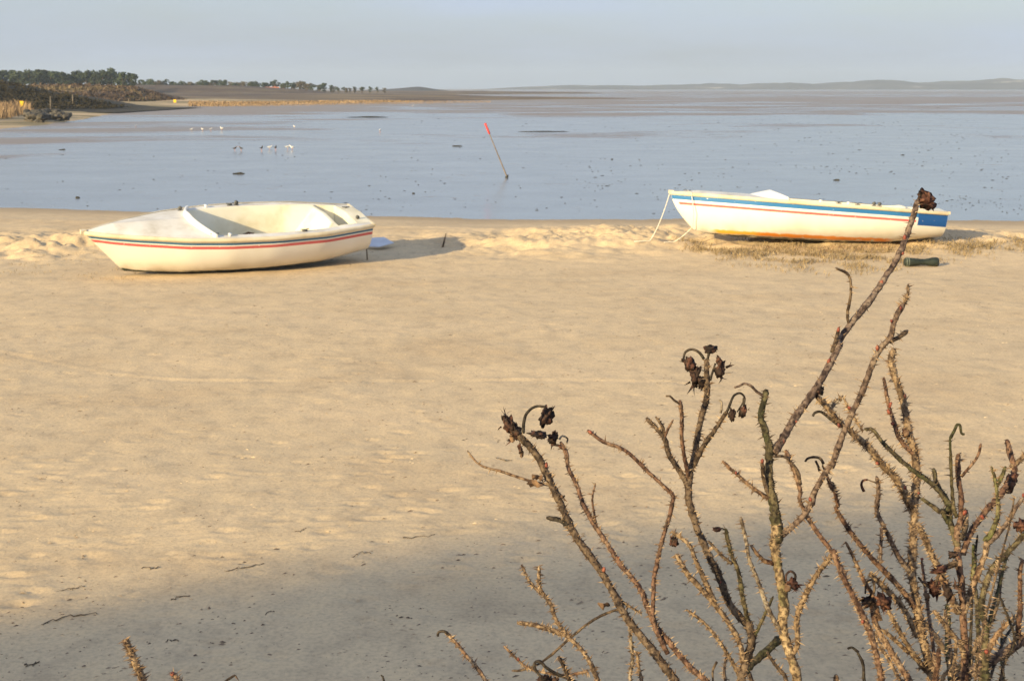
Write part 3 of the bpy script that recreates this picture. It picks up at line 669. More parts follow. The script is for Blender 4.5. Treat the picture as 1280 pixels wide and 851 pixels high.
def fit_pose(ZS, HB, ZK, L, lm, x0, prior, pw):
    def loc(k):
        s, q, w_ = k
        if w_ == 'g': return Vector((s * L, q * HB(s), ZS(s)))
        if w_ == 't': return Vector((s * L, q * HB(s) * .95, ZS(s) - .65 * (ZS(s) - ZK(s))))
        return Vector((s * L, 0, ZK(s)))
    pts = [loc(k[:3]) for k in lm]
    def res(x):
        R_ = Matrix.Translation(x[:3]) @ Matrix.Rotation(x[3], 4, 'Z') @ Matrix.Rotation(x[4], 4, 'Y') @ Matrix.Rotation(x[5], 4, 'X'); r = []
        for p, k in zip(pts, lm):
            a = pj(R_ @ p); a = (R_ @ p); P = a - Vector((0, 0, CZ)); d = P.y * math.cos(PITCH) - P.z * math.sin(PITCH); u = P.y * math.sin(PITCH) + P.z * math.cos(PITCH)
            if k[3] is not None: r.append(640 + F * P.x / d - k[3])
            if k[4] is not None: r.append(425.5 - F * u / d - k[4])
        return np.array(r + [(x[i] - prior[i]) * pw[i] for i in range(6)])
    x = np.array(x0, float)
    for _ in range(40):
        r = res(x); J = np.array([(res(x + 1e-4 * e) - r) / 1e-4 for e in np.eye(6)]).T
        x = x - np.linalg.solve(J.T @ J + 1e-3 * np.eye(6), J.T @ r)
    print('fit', list(x.round(3)), 'res', list(res(x)[:-6].round(1))); return [float(q) for q in x]

LA, BA = 4.75, 1.80
boatA, ZSA, HBA, ZKA = build_boat('sailing_dinghy', LA, BA, HULL_A, b1)
xA = fit_pose(ZSA, HBA, ZKA, LA, [(0, 0, 'g', 103, 290), (1, -1, 'g', 467, 281), (1, 1, 'g', 432, 257), (.5, -1, 'g', None, 299), (.6, 1, 'g', None, 252), (.8, 1, 'g', None, 251.5), (.38, .95, 'g', 230, 262), (.14, 0, 'k', None, 336), (.4, 0, 'k', None, 339), (.8, 0, 'k', None, 329), (1, -.8, 't', None, 298)],
              [-6.6, 22.2, .1, .38, -.04, .24], [-6.6, 22.2, -0.01, .38, 0, .24], [0, 4, 40, 20, 30, 2])
MA = pose(boatA, xA)
tag(boatA, 'cream dinghy leaning on the sand with thin navy and red stripes and open cockpit', 'sailing boat')
LB, BB = 5.0, 1.75
boatB, ZSB, HBB, ZKB = build_boat('sailing_dinghy', LB, BB, HULL_B, b2)
xB = fit_pose(ZSB, HBB, ZKB, LB, [(0, 0, 'g', 836, 241), (1, -1, 'g', 1188, 266), (.5, -1, 'g', None, 252.5), (.5, 1, 'g', None, 247), (.7, -1, 'g', None, 257), (1, -.8, 't', None, 290), (.55, 0, 'k', None, 303), (.12, 0, 'k', None, 292)],
              [3, 26.3, .1, -.05, 0, -.1], [3, 26.3, .1, .10, 0, -.1], [0, 10, 20, 60, 25, 2])
MB_ = pose(boatB, xB)
tag(boatB, 'white dinghy propped on dry grass with a broad blue band and orange bottom paint', 'sailing boat')
# a brown clump of leaves lying in the first boat, its slack rope
def lump(name, loc, sc, mat, seed, label, cat, grp=None, rz=0.0):
    v = []; f = []; n1, n2 = 12, 7
    for i in range(n2 + 1):
        th = math.pi * i / n2
        for j in range(n1):
            a = 2 * math.pi * j / n1; d = Vector((math.sin(th) * math.cos(a), math.sin(th) * math.sin(a), math.cos(th)))
            k = 1 + .55 * mn.noise(d * 1.7 + Vector((seed * 3.7, 1, 2))) + .3 * mn.noise(d * 4.5 + Vector((seed, 5, 2))); v.append((d.x * k * sc[0], d.y * k * sc[1], d.z * k * sc[2]))
    for i in range(n2):
        for j in range(n1): f.append((i * n1 + j, (i + 1) * n1 + j, (i + 1) * n1 + (j + 1) % n1, i * n1 + (j + 1) % n1))
    o = mesh(name, v, f, mat, smooth=False, loc=loc); o.rotation_euler = (0, 0, rz); tag(o, label, cat, grp); return o
for s, y, sz in ((.60, .34, .06), (.55, .32, .04)):
    q = MA @ Vector((s * LA, y, ZKA(s) + .14 + .165 + sz * .5)); lump('leaf_clump', q, (sz * 1.6, sz, sz), BROWN, s * 10, 'brown lump of wet leaves lying inside the cream dinghy' if sz > .04 else 'smaller brown leaf lump left of the other inside the cream dinghy', 'leaf litter')
ROPE = noise_mat('bleached_rope', [(.62, .58, .50), (.78, .74, .66)], 30, .9, .5, 200, .003, coord='Object')
def rope(pts, r, label, nm='mooring_rope', mat=ROPE):
    b = MB(); b.tube(pts, r, 6); return tag(b.build(nm, mat), label, 'rope')
def hang(a, b, sag, n=16):
    return [a.lerp(b, i / n) + Vector((0, 0, -sag * 4 * (i / n) * (1 - i / n))) for i in range(n + 1)]
def ground(px, py, dz=0.0):
    d = ray(px, py); t = 5.0
    while t < 80:
        p = Vector((0, 0, CZ)) + d * t
        if p.z <= H(p.x, p.y): break
        t += .05
    p.z = H(p.x, p.y) + dz; return p
bow = MB_ @ Vector((-.02, 0, ZSB(0) - .01)); g = ground(812, 301, .0)
rope(hang(bow, g + Vector((0, 0, -.01)), .10) + [g + Vector((-.3, -.25, .01))], .008, 'white rope hanging straight from the bow tip of the blue banded dinghy')
p0 = MB_ @ Vector((.30, 0, ZSB(.06) + .06)); p1 = MB_ @ Vector((.34, -HBB(.068) - .045, ZSB(.06) + .015)); p2 = MB_ @ Vector((.40, -HBB(.08) - .04, ZSB(.06) - .35)); p3 = MB_ @ Vector((.42, -.14, .16)); g2 = ground(842, 303, .0)
rope([p0, p1, p1.lerp(p2, .5) + Vector((0, -.01, 0)), p2, p3] + hang(p3, g2, .03, 8)[1:] + [g2 + Vector((-.2, -.2, .01))], .007, 'second white rope over the side of the blue banded dinghy, behind its bow')

# white board and sticks by the cream dinghy
WB = noise_mat('white_plastic', [(.45, .48, .56), (.58, .62, .70)], 3, .4, 0)
g = ground(472, 311, .02); b = MB(); b.v = [(-.25, -.14, 0), (.02, -.24, .03), (.30, -.04, .05), (.12, .24, .06), (-.22, .20, .04)]; b.v += [(x, y, z + .014) for x, y, z in b.v[:5]]
b.f = [(4, 3, 2, 1, 0), (5, 6, 7, 8, 9)] + [(i, (i + 1) % 5, 5 + (i + 1) % 5, 5 + i) for i in range(5)]
o = b.build('plastic_board', WB, None, False); o.location = g + Vector((0, 0, .05)); o.rotation_euler = (.22, .05, .1); tag(o, 'white plastic board lying on the sand under the stern of the cream dinghy', 'board')
def stick(pts, rad, label, nm='driftwood_stick', grp=None, cat='driftwood'):
    b = MB(); b.tube(pts, rad, 6, wob=.3, rnd=rng); return tag(b.build(nm, DARKWOOD), label, cat, grp)
g = ground(459.5, 325); stick([g + Vector((0, 0, -.1)), g + Vector((-.01, 0, .12)), g + Vector((-.03, .02, .34))], [.013, .012, .009], 'thin dark stick upright in the sand in front of the white board')
g = ground(555, 309); stick([g + Vector((-.05, 0, -.1)), g + Vector((.0, 0, .08)), g + Vector((.04, .0, .25))], [.03, .022, .01], 'short dark stick upright on the sand mound right of the cream dinghy')
# dark tubular float
FLO = noise_mat('dark_green_rubber', [(.012, .018, .015), (.03, .04, .032)], 9, .6, .3, 60, .004); FLOB = noise_mat('pale_band', [(.07, .085, .07), (.13, .15, .12)], 9, .6, 0)
g = ground(1151, 333); t = empty('boat_fender', (g.x, g.y, g.z), 0.04); t.scale = (.86, .86, .86)
b = MB(); xs_ = [-.33, -.325, -.27, -.2, -.1, -.02, .06, .14, .22, .29, .33, .34]; rs = [.02, .075, .088, .088, .082, .068, .066, .078, .098, .102, .092, .03]
b.tube([(x, 0, .085) for x in xs_], rs, 16, flat=.9); b.build('body', FLO, t)
for x in (-.29, -.25): b = MB(); b.tube([(x - .01, 0, .085), (x + .01, 0, .085)], .092, 16); b.build('band', FLOB, t)
tag(t, 'dark green fender lying on the sand below the stern of the blue banded dinghy', 'fender')

# marker pole out on the flat
RED = noise_mat('red_marker_sleeve', [(.62, .05, .05), (.75, .09, .07)], 5, .6, 0); POLE = noise_mat('grey_withy_bark', [(.14, .11, .09), (.26, .21, .17)], 7, .8, 0)
a = at(634, 222, ZF); tp = atd(606.5, 154.5, a.y + .1); t = empty('marker_pole', a); d = tp - a
b = MB(); b.tube([Vector((0, 0, -.3)) - d * .05, (0, 0, 0), d * .5, d * .98], [.03, .028, .021, .016], 8, wob=.1, rnd=rng); b.build('pole', POLE, t)
b = MB(); b.tube([d * .80, d * .805, d * .88, d * .93, d, d * 1.005], [.02, .05, .062, .05, .068, .02], 9, flat=.7); b.build('sleeve', RED, t)
b = MB(); b.tube([(-.05, 0, -.02), (0, 0, .03), (.03, 0, .1)], [.06, .05, .02], 7); b.build('foot_collar', WEED, t)
tag(t, 'thin leaning pole with a red top standing in the shallow water', 'marker pole')

# birds
WHT = noise_mat('gull_white', [(.60, .60, .60), (.72, .72, .72)], 4, .8, 0); GRY = noise_mat('gull_grey', [(.25, .27, .30), (.33, .35, .38)], 4, .8, 0); BLK = noise_mat('wader_black', [(.05, .045, .04), (.09, .08, .07)], 4, .7, 0); ORB = noise_mat('orange_bill', [(.6, .2, .03), (.7, .25, .03)], 4, .6, 0)
def bird(name, kind):
    t = empty(name); b = MB()
    if kind == 'gull': path = [(-.22, 0, .24), (-.12, 0, .25), (0, 0, .235), (.10, 0, .25), (.15, 0, .31), (.175, 0, .36), (.21, 0, .375)]; rad = [.012, .05, .085, .07, .04, .042, .02]
    else: path = [(-.17, 0, .20), (-.08, 0, .23), (.02, 0, .25), (.09, 0, .28), (.12, 0, .34), (.135, 0, .385), (.165, 0, .39)]; rad = [.01, .045, .075, .06, .034, .038, .018]
    b.tube(path, rad, 10); b.build('body', WHT if kind == 'gull' else BLK, t)
    for sg in (-1, 1):
        w_ = MB(); w_.tube([(.08, sg * .07, .27), (-.02, sg * .085, .265), (-.16, sg * .05, .255), (-.27, sg * .015, .25)], [.02, .045, .03, .006], 6, flat=.35); w_.build('wing', GRY if kind == 'gull' else BLK, t)
        l_ = MB(); l_.tube([(.0, sg * .03, .18), (.01, sg * .03, .09), (0, sg * .03, -.03)], .008, 5); l_.build('leg', ORB, t)
    k = MB(); x_, z_ = path[-1][0], path[-1][2]; k.tube([(x_ + .01, 0, z_), (x_ + (.05 if kind == 'gull' else .09), 0, z_ - .01)], [.014, .004], 5); k.build('bill', ORB, t)
    return t
G0 = bird('gull', 'gull'); W0 = bird('wading_bird', 'w'); ug = uw = 0
for (px, py, k, rz, lab, grp, s_) in [
    (239.5, 164, 0, .2, 'white gull, leftmost of the four in line on the far shallow water', None, 1), (253.5, 164, 0, 2.9, 'white gull, second from left of the four in line on the far shallow water', None, 1), (263.5, 164, 0, .5, 'white gull, third of the four in line on the far shallow water', None, 1), (277.5, 163.5, 0, 2.6, 'white gull standing taller, rightmost of the four in line on the far water', None, 1.3),
    (337, 187.5, 0, .1, 'white gull between two dark wading birds', None, 1), (359.5, 187.5, 0, .3, 'white gull, left of the touching pair right of the dark waders', None, 1.1), (365.5, 187.5, 0, 3.0, 'white gull, right of the touching pair right of the dark waders', None, 1),
    (170, 160, 0, 1.3, 'lone white gull on the water nearest the left sand shore', None, 1), (368, 160.5, 0, 2.5, 'lone white gull well above the touching pair of gulls', None, 1), (516, 134, 0, .7, 'tiny white gull far out below the end of the orange reeds', None, 1.5), (475, 166, 0, 1.5, 'lone white gull left of the red topped pole', None, 1.2),
    (293.5, 189, 1, .3, 'dark wading bird, leftmost of the four by the gulls', None, 1), (301.5, 189, 1, 2.8, 'dark wading bird, second from left of the four by the gulls', None, 1), (327, 189, 1, 1.2, 'dark wading bird just left of a white gull', None, 1.1), (344.5, 188.5, 1, 1.4, 'dark wading bird just right of a white gull', None, 1.1)]:
    if k == 0: o = G0 if not ug else copy_tree(G0); ug = 1
    else: o = W0 if not uw else copy_tree(W0); uw = 1
    s_ *= .62; p = at(px, py, ZF); o.location = p; o.rotation_euler = (0, 0, rz); o.scale = (s_, s_, s_); tag(o, lab, 'bird', 'gulls on the flat' if k == 0 else 'dark waders on the flat')
# weed clumps and driftwood on the flat
for i, (px, py, sx_, sy_, sz_, lab, nm, cat) in enumerate([
    (298, 217.5, .20, .12, .06, 'black weed clump on the water below the dark waders', 'seaweed_clump', 'seaweed'), (78, 187.5, .18, .15, .05, 'small dark weed clump on the water above the bow of the cream dinghy', 'seaweed_clump', 'seaweed'),
    (97, 247.5, .07, .06, .05, 'small dark lump in the water just behind the beach at far left', 'seaweed_clump', 'seaweed'), (1046, 225.5, .12, .07, .04, 'dark weed clump on the water above the middle of the blue banded dinghy', 'seaweed_clump', 'seaweed'),
    (571, 183, .28, .15, .06, 'flat dark weed patch just left of the red topped pole', 'seaweed_clump', 'seaweed'), (462, 147, 2.2, .6, .12, 'long thin dark mud bank below the orange reeds', 'mud_bank', 'mud bank'), (680, 165, 1.6, .5, .06, 'low mud bank just right of the red top of the pole', 'mud_bank', 'mud bank'),
    (765, 199.5, .06, .06, .04, 'tiny dark stone on the water midway between pole and dinghy', 'stone', 'stone'), (517, 242, .05, .05, .03, 'tiny dark lump in the water right of the cream dinghy', 'stone', 'stone'), (1128, 194, .10, .08, .03, 'dark speck of weed far out above the stern of the blue banded dinghy', 'seaweed_clump', 'seaweed')]):
    lump(nm, at(px, py, ZF + .005), (sx_, sy_, sz_), WEED, i, lab, cat)
v = []; f = []; r = random.Random(8)
for _ in range(6500):
    px = r.uniform(-100, 1380); py = 128 + (268 - 128) * r.random() ** .9
    dens = .12 + .6 * sst(300, 1100, px); 
    if r.random() > dens: continue
    p = at(px, py, ZF); 
    if float(fbm(p.x * .3, p.y * .1, 3, 61)) < .06 and r.random() < .8: continue
    s_ = r.uniform(.008, .03) * (1 + p.y / 60); hz = r.uniform(.003, .014) * (1 + p.y / 90); k = len(v); st = r.uniform(1, 3)
    for q in range(6): a = q * math.pi / 3; v.append((p.x + math.cos(a) * s_ * st * r.uniform(.6, 1.2), p.y + math.sin(a) * s_ * r.uniform(.6, 1.2), ZF - .01))
    v.append((p.x, p.y, ZF + hz)); f += [(k + q, k + (q + 1) % 6, k + 6) for q in range(6)]
tag(mesh('worm_casts', v, f, WEED, smooth=False), 'scattered dark specks of worm casts and weed all over the wet flat', 'seaweed', kind='stuff')

# dry grass and wrack on the berm
def zed(q):
    a = np.array(q); z = beach_h(a[:, 0], a[:, 1]); return [(float(x), float(y), float(k)) for (x, y), k in zip(a, z)]
def dens_pts(n, xr, yr, fn, seed):
    r = random.Random(seed); out = []
    for _ in range(n):
        px, py = r.uniform(*xr), r.uniform(*yr); p = at(px, py, .1)
        if r.random() < fn(px, py, p): out.append((p.x, p.y))
    return zed(out)
def fn1(px, py, p):
    c = np.interp(px, [840, 900, 1000, 1120, 1220, 1300], [305, 311, 317, 318, 309, 307]); hw = np.interp(px, [840, 900, 1000, 1120, 1200, 1300], [3, 9, 13, 13, 7, 5])
    return math.exp(-((py - c) / hw) ** 2 * 1.6) * max(0, min(1, .55 + 2.6 * float(fbm(np.array(p.x * 2.1), np.array(p.y * 2.1), 3, 13))))
pts = dens_pts(45000, (835, 1400), (292, 338), fn1, 1)
m_ = blades('beach_grass', pts, .085, .013, WRACK, 'matted dry grass and wrack on the berm in front of the blue banded dinghy', 'dry grass', .9, 3)
def fn2(px, py, p): return (math.exp(-((px - 140) / 30) ** 2 - ((py - 331) / 8) ** 2) * .9 + math.exp(-((px - 60) / 60) ** 2 - ((py - 322) / 15) ** 2) * .25) * max(0, min(1, .5 + 3 * float(fbm(np.array(p.x * 2.5), np.array(p.y * 2.5), 3, 23))))
blades('beach_grass', dens_pts(7000, (-20, 200), (300, 350), fn2, 2), .05, .008, WRACK, 'short dry wrack around the bow of the cream dinghy', 'dry grass', 1.0, 4)
# drifted sand mounds with broken lumps
for i, (px, py, sx_, sy_, sz_) in enumerate([(597, 311, .5, .4, .10), (20, 330, .45, .3, .13), (70, 322, .35, .3, .10), (120, 333, .3, .25, .12), (700, 318, .6, .35, .08)]):
    pass
# twigs and bits on the sand
tw = [((52, 782), (90, 771), (122, 769), 'long dark twig on the shaded sand at lower left, the longest of the twigs'), ((70, 741), (88, 738), (106, 733), 'short twig on the sand just above the long dark twig'), ((213, 752), (225, 747), (236, 748), 'short hooked twig at the edge of the shade, left of centre'),
      ((208, 805), (216, 802), (224, 801), 'short dark twig above the small thorny shoots'), ((30, 836), (40, 834), (48, 832), 'small dark twig at the bottom left corner'), ((332, 769), (336, 767), (344, 766), 'small dark twig right of the small thorny shoots'),
      ((440, 698), (450, 694), (463, 693), 'dark twig on the sand left of the tall thorny bush'), ((505, 675), (515, 672), (545, 671), 'pale thin twig above the bent shoot of the thorny bush'), ((280, 718), (300, 712), (330, 706), 'row of broken pale twig lying across the middle of the lower sand'), ((368, 666), (376, 665), (384, 662), 'tiny dark twig on the bright sand left of centre'),
      ((178, 713), (190, 711), (200, 711), 'short pale twig on the bright sand above the shade'), ((900, 466), (908, 468), (916, 466), 'tiny twig on bright sand right of the black seed heads'), ((620, 574), (632, 577), (640, 577), 'tiny twig on the sand by the leftmost black seed head')]
for a, b_, c, lb in tw:
    P_ = [ground(*q, .002) for q in (a, b_, c)]; r0 = rt.uniform(.002, .0036); Q_ = []
    for i_ in range(13):
        t_ = i_ / 12; q = (P_[0].lerp(P_[1], t_ * 2) if t_ < .5 else P_[1].lerp(P_[2], t_ * 2 - 1)); Q_.append(q + Vector((rt.gauss(0, .004), rt.gauss(0, .012), abs(rt.gauss(0, .003)))))
    stick(Q_, [r0 * (.6 + .8 * rt.random()) for _ in Q_], lb, 'driftwood_twig')
LITTER = noise_mat('wood_and_shell_crumbs', [(.07, .055, .045), (.20, .15, .11), (.55, .44, .30)], 1.7, .9, 0, detail=2)
v = []; f = []
for _ in range(7000):
    px = r.uniform(-60, 1340); py = 300 + 560 * r.random(); p = at(px, py, 0)
    if p.y < 6.3 or (float(vn(p.x * .9, p.y * .7, 71)) < .0 and r.random() < .6): continue
    z = H(p.x, p.y); s_ = r.uniform(.0016, .0055) * (1 + p.y / 20); st = r.uniform(1, 4.5); a0 = r.gauss(.2, .35); k = len(v)
    for q in range(5): a = q * 2 * math.pi / 5; lx, ly = math.cos(a) * s_ * st, math.sin(a) * s_ * r.uniform(.6, 1.1); v.append((p.x + lx * math.cos(a0) - ly * math.sin(a0), p.y + lx * math.sin(a0) + ly * math.cos(a0), z - .003))
    v.append((p.x, p.y, z + s_ * .8)); f += [(k + q, k + (q + 1) % 5, k + 5) for q in range(5)]
tag(mesh('beach_litter', v, f, LITTER, smooth=False), 'small dark crumbs of wood, shell and weed strewn over the sand', 'beach litter', kind='stuff')
# unseen marram added on that dune's crest to soften its shadow edge
r = random.Random(31); pts = []
for _ in range(16000):
    u = r.uniform(-16, 14); v_ = -CREST_D + r.gauss(0, 2.0); x = u * PX_[0] + v_ * DX[0]; y = u * PX_[1] + v_ * DX[1]; pts.append((x, y))
blades('shadow_marram', zed(pts), .75, .018, GRASS, 'unseen marram grass added on the dune crest behind the viewer to soften its shadow', 'dune grass', .35, 9)
# ================================================================== THORNY ROSE SHOOTS IN THE FOREGROUND
def bark(name, cols, sc=70, green=None):
    m, n, l, p = newmat(name); t = n.new('ShaderNodeTexCoord')
    def nz_(s, det=6, dist=.6, st=(1, 1, 1)):
        mp_ = n.new('ShaderNodeMapping'); mp_.inputs['Scale'].default_value = st; l.new(t.outputs['Object'], mp_.inputs[0])
        a = n.new('ShaderNodeTexNoise'); a.inputs['Scale'].default_value = s; a.inputs['Detail'].default_value = det; a.inputs['Distortion'].default_value = dist; l.new(mp_.outputs[0], a.inputs['Vector']); return a.outputs['Fac']
    r = n.new('ShaderNodeValToRGB'); e = r.color_ramp.elements
    while len(e) < len(cols): e.new(.5)
    for i, c in enumerate(cols): e[i].position = .34 + .32 * i / (len(cols) - 1); e[i].color = (*c, 1)
    l.new(nz_(sc, st=(1, 1, .45)), r.inputs[0]); c = r.outputs[0]
    if green:
        g = n.new('ShaderNodeMapRange'); g.inputs[1].default_value = .47 if name[0] != 't' else .52; g.inputs[2].default_value = .62; g.inputs[4].default_value = .85; l.new(nz_(34, 7), g.inputs[0]); x = n.new('ShaderNodeMixRGB'); l.new(g.outputs[0], x.inputs[0]); l.new(c, x.inputs[1]); x.inputs[2].default_value = (*green, 1); c = x.outputs[0]
    r2 = n.new('ShaderNodeValToRGB'); e = r2.color_ramp.elements; e[0].position = .40; e[0].color = (.32, .28, .27, 1); e[1].position = .58; e[1].color = (1.3, 1.25, 1.15, 1)
    l.new(nz_(230, 4, .2), r2.inputs[0]); x = n.new('ShaderNodeMixRGB'); x.blend_type = 'MULTIPLY'; x.inputs[0].default_value = 1; l.new(c, x.inputs[1]); l.new(r2.outputs[0], x.inputs[2]); c = x.outputs[0]
    l.new(c, p.inputs['Base Color']); p.inputs['Roughness'].default_value = .72; p.inputs['Specular IOR Level'].default_value = .25
    bp = n.new('ShaderNodeBump'); bp.inputs['Strength'].default_value = .8; bp.inputs['Distance'].default_value = .0012; l.new(nz_(320, 4), bp.inputs['Height']); l.new(bp.outputs[0], p.inputs['Normal'])
    return m
BK = {
    'b': bark('brown_rose_bark', [(0.037, 0.026, 0.019), (0.083, 0.059, 0.041), (0.142, 0.107, 0.077)]),
    't': bark('tan_bristly_bark', [(0.097, 0.067, 0.043), (0.185, 0.133, 0.087), (0.255, 0.194, 0.132)]),
    'r': bark('reddish_rose_bark', [(0.063, 0.034, 0.026), (0.131, 0.077, 0.054), (0.194, 0.133, 0.095)]),
    'p': bark('greyish_pink_bark', [(0.064, 0.044, 0.038), (0.128, 0.093, 0.077), (0.182, 0.144, 0.119)]),
    'g': bark('mossy_green_bark', [(0.034, 0.028, 0.016), (0.083, 0.071, 0.040), (0.148, 0.121, 0.077)], green=(0.040, 0.045, 0.019)),
    'l': bark('lime_mossy_bark', [(0.054, 0.050, 0.023), (0.104, 0.099, 0.045), (0.148, 0.135, 0.074)], green=(0.077, 0.086, 0.028)),
    'd': bark('dark_rose_bark', [(0.013, 0.011, 0.010), (0.033, 0.028, 0.023), (0.065, 0.051, 0.040)]),
    'm': bark('tan_bark_with_moss', [(0.112, 0.082, 0.052), (0.241, 0.181, 0.112), (0.344, 0.267, 0.172)], green=(0.112, 0.107, 0.052)),
    'w': bark('pale_dead_bark', [(0.128, 0.101, 0.076), (0.229, 0.194, 0.154), (0.290, 0.259, 0.215)]),
    'o': bark('orange_tan_bark', [(0.095, 0.048, 0.030), (0.185, 0.123, 0.079), (0.255, 0.194, 0.137)]),
}
TH = noise_mat('thorn', [(.07, .045, .03), (.20, .13, .08), (.48, .36, .23)], 90, .6, 0)
THD = noise_mat('dark_thorn', [(.03, .022, .018), (.09, .065, .045), (.22, .16, .10)], 90, .6, 0)
BUD = noise_mat('red_bud', [(.10, .025, .02), (.22, .06, .04), (.34, .15, .09)], 120, .5, .4, 300, .0006)
HIP = bark('shrivelled_rose_hip', [(.012, .008, .008), (.035, .022, .018), (.11, .05, .035)], 120)
HIPR = bark('dark_red_rose_hip', [(.015, .008, .008), (.05, .02, .016), (.15, .075, .05)], 120)
LEAFM = noise_mat('curled_dead_leaf', [(.04, .025, .018), (.12, .07, .04), (.26, .16, .09)], 60, .7, .4, 200, .001)
def X(cr, pts):
    o = dict(A=(540, 420, 3.867), B=(540, 630, 3.85), C=(820, 400, 3.70), D=(820, 620, 3.683), E=(1000, 220, 3.70), F=(1040, 430, 3.867), G=(1040, 630, 3.85))[cr]
    return [(o[0] + x / o[2], o[1] + y / o[2]) for x, y in pts]
# (bush, kind of bark, thorniness, width at tip, width at base [photo px], points tip -> base)
ST = []
def st(bush, k, th, w0, w1, *parts):
    pts = []
    for c, q in parts: pts += X(c, q) if c else q
    ST.append(dict(b=bush, k=k, th=th, w=(w0, w1), p=pts))
st(1, 'b', 1.2, 10, 13, ('A', [(400, 450), (440, 500), (510, 580), (550, 660), (590, 740), (630, 830)]), ('B', [(690, 150), (770, 260), (830, 350), (880, 440), (940, 550), (1020, 650), (1090, 740), (1150, 820)]), ('', [(872, 890), (915, 960)]))
st(1, 'r', 1.2, 6, 10, ('A', [(620, 510), (650, 570), (660, 640), (700, 720), (735, 820)]), ('B', [(790, 110), (850, 200), (900, 280), (960, 350), (1010, 420), (1040, 500), (1075, 580), (1130, 650)]), ('D', [(100, 720), (170, 800), (230, 850)]), ('', [(910, 890), (935, 960)]))
st(1, 'b', 1.2, 8, 14, ('C', [(235, 180), (235, 250), (235, 350), (215, 430), (190, 540), (180, 620), (160, 700), (150, 800)]), ('D', [(150, 20), (180, 120), (215, 210), (255, 300), (300, 390), (330, 480), (390, 560), (430, 600), (440, 680), (410, 780), (395, 850)]), ('', [(930, 900), (940, 960)]))
st(1, 'g', .9, 8, 16, ('C', [(510, 320), (495, 390), (485, 450), (510, 530), (525, 610), (520, 700), (530, 780)]), ('D', [(540, 20), (550, 100), (560, 170)]), ('', [(970.5, 676)]))
st(1, 'm', .5, 14, 14, ('', [(971.5, 650), (969, 685)]), ('D', [(560, 320), (580, 420), (590, 500), (585, 600), (610, 700), (635, 780), (650, 851)]), ('', [(1000, 900), (985, 960)]))
st(1, 't', 1.5, 5, 9, ('B', [(515, 295), (520, 400), (570, 480), (600, 560), (650, 630), (720, 700), (770, 780), (800, 851)]), ('', [(775, 900), (850, 965)]))
st(1, 'o', .8, 5, 8, ('B', [(60, 612), (110, 660), (160, 720), (220, 790), (260, 851)]), ('', [(640, 905), (760, 970)]))
st(1, 'w', 1.2, 5, 7, ('B', [(950, 580), (960, 680), (965, 760), (955, 851)]), ('', [(800, 920), (860, 965)]))
st(1, 't', 1.2, 4, 6, ('B', [(985, 705), (995, 780), (1010, 851)]), ('', [(815, 910), (870, 965)]))
st(1, 'b', 1.0, 4, 6, ('D', [(325, 735), (315, 790), (320, 851)]), ('', [(912, 900), (925, 960)]))
st(1, 'g', .3, 11, 14, ('D', [(575, 650), (500, 720), (430, 780), (390, 851)]), ('', [(925, 890), (935, 960)]))
st(1, 'b', .6, 6, 8, ('D', [(420, 800), (440, 851)]), ('', [(945, 900), (940, 960)]))
st(1, 'o', .4, 8, 9, ('', [(1045, 843), (1044, 860), (1030, 910), (990, 960)]))
st(1, 'b', .6, 5, 8, ('D', [(510, 715), (545, 770), (580, 810), (600, 851)]), ('', [(988, 900), (975, 960)]))
# side shoots: end on the stem they leave
st(1, 'p', .35, 8, 12, ('E', [(545, 110), (520, 200), (485, 300), (440, 400), (380, 490), (320, 580), (230, 690), (160, 800)]), ('C', [(850, 110), (790, 230), (730, 330), (650, 440), (590, 540), (545, 615)]))
st(1, 'p', .45, 8, 9, ('E', [(480, 590), (440, 660), (420, 740), (370, 800)]), ('F', [(190, 110), (150, 220), (90, 350), (40, 470), (0, 590)]), ('C', [(800, 680), (730, 800)]), ('D', [(720, 20), (670, 100), (575, 185)]))
st(1, 'r', .8, 6, 8, ('C', [(600, 600), (640, 700), (670, 800)]), ('D', [(660, 10), (700, 100), (760, 190), (820, 270), (870, 370)]), ('G', [(60, 360), (110, 450), (150, 540), (190, 650), (215, 740), (240, 851)]), ('', [(1112, 900), (1160, 965)]))
st(1, 't', 1.0, 8, 8, ('D', [(815, 265), (740, 360), (690, 450), (650, 560), (650, 680), (615, 745)]))
st(1, 'r', .7, 5, 7, ('A', [(750, 455), (830, 510), (930, 550), (1000, 610), (1060, 670), (1160, 760)]), ('C', [(60, 790)]), ('D', [(80, 0), (60, 100), (30, 200), (0, 330)]), ('B', [(1070, 350), (1065, 450), (1065, 560), (1100, 650), (1135, 720)]))
st(1, 'b', .8, 6, 8, ('C', [(330, 420), (270, 510), (215, 590), (170, 680)]))
st(1, 'r', .4, 6, 6, ('C', [(110, 370), (120, 450), (120, 560), (135, 650), (152, 740)]))
st(1, 'b', 1.0, 6, 8, ('A', [(1035, 395), (1080, 440)]), ('C', [(40, 550), (60, 620), (110, 700), (150, 770)]))
st(1, 'b', .6, 4, 5, ('A', [(1080, 390), (1110, 430), (1125, 480)]))
st(1, 'r', .3, 3, 4, ('C', [(80, 460), (55, 505), (38, 545)]))
st(1, 'w', .5, 5, 7, ('D', [(390, 95), (415, 200), (430, 290), (470, 390), (510, 500), (560, 600), (590, 650)]))
st(1, 'g', 1.0, 6, 7, ('D', [(320, 150), (345, 260), (380, 350), (400, 470), (425, 580)]))
st(1, 't', 1.0, 5, 8, ('D', [(70, 160), (150, 220), (190, 310), (230, 400), (270, 490)]))
st(1, 't', 1.1, 7, 8, ('D', [(95, 265), (140, 350), (220, 440), (280, 510), (340, 590), (390, 690), (400, 765)]))
st(1, 't', 1.0, 4, 6, ('D', [(140, 520), (230, 590), (300, 680), (350, 760), (385, 830)]))
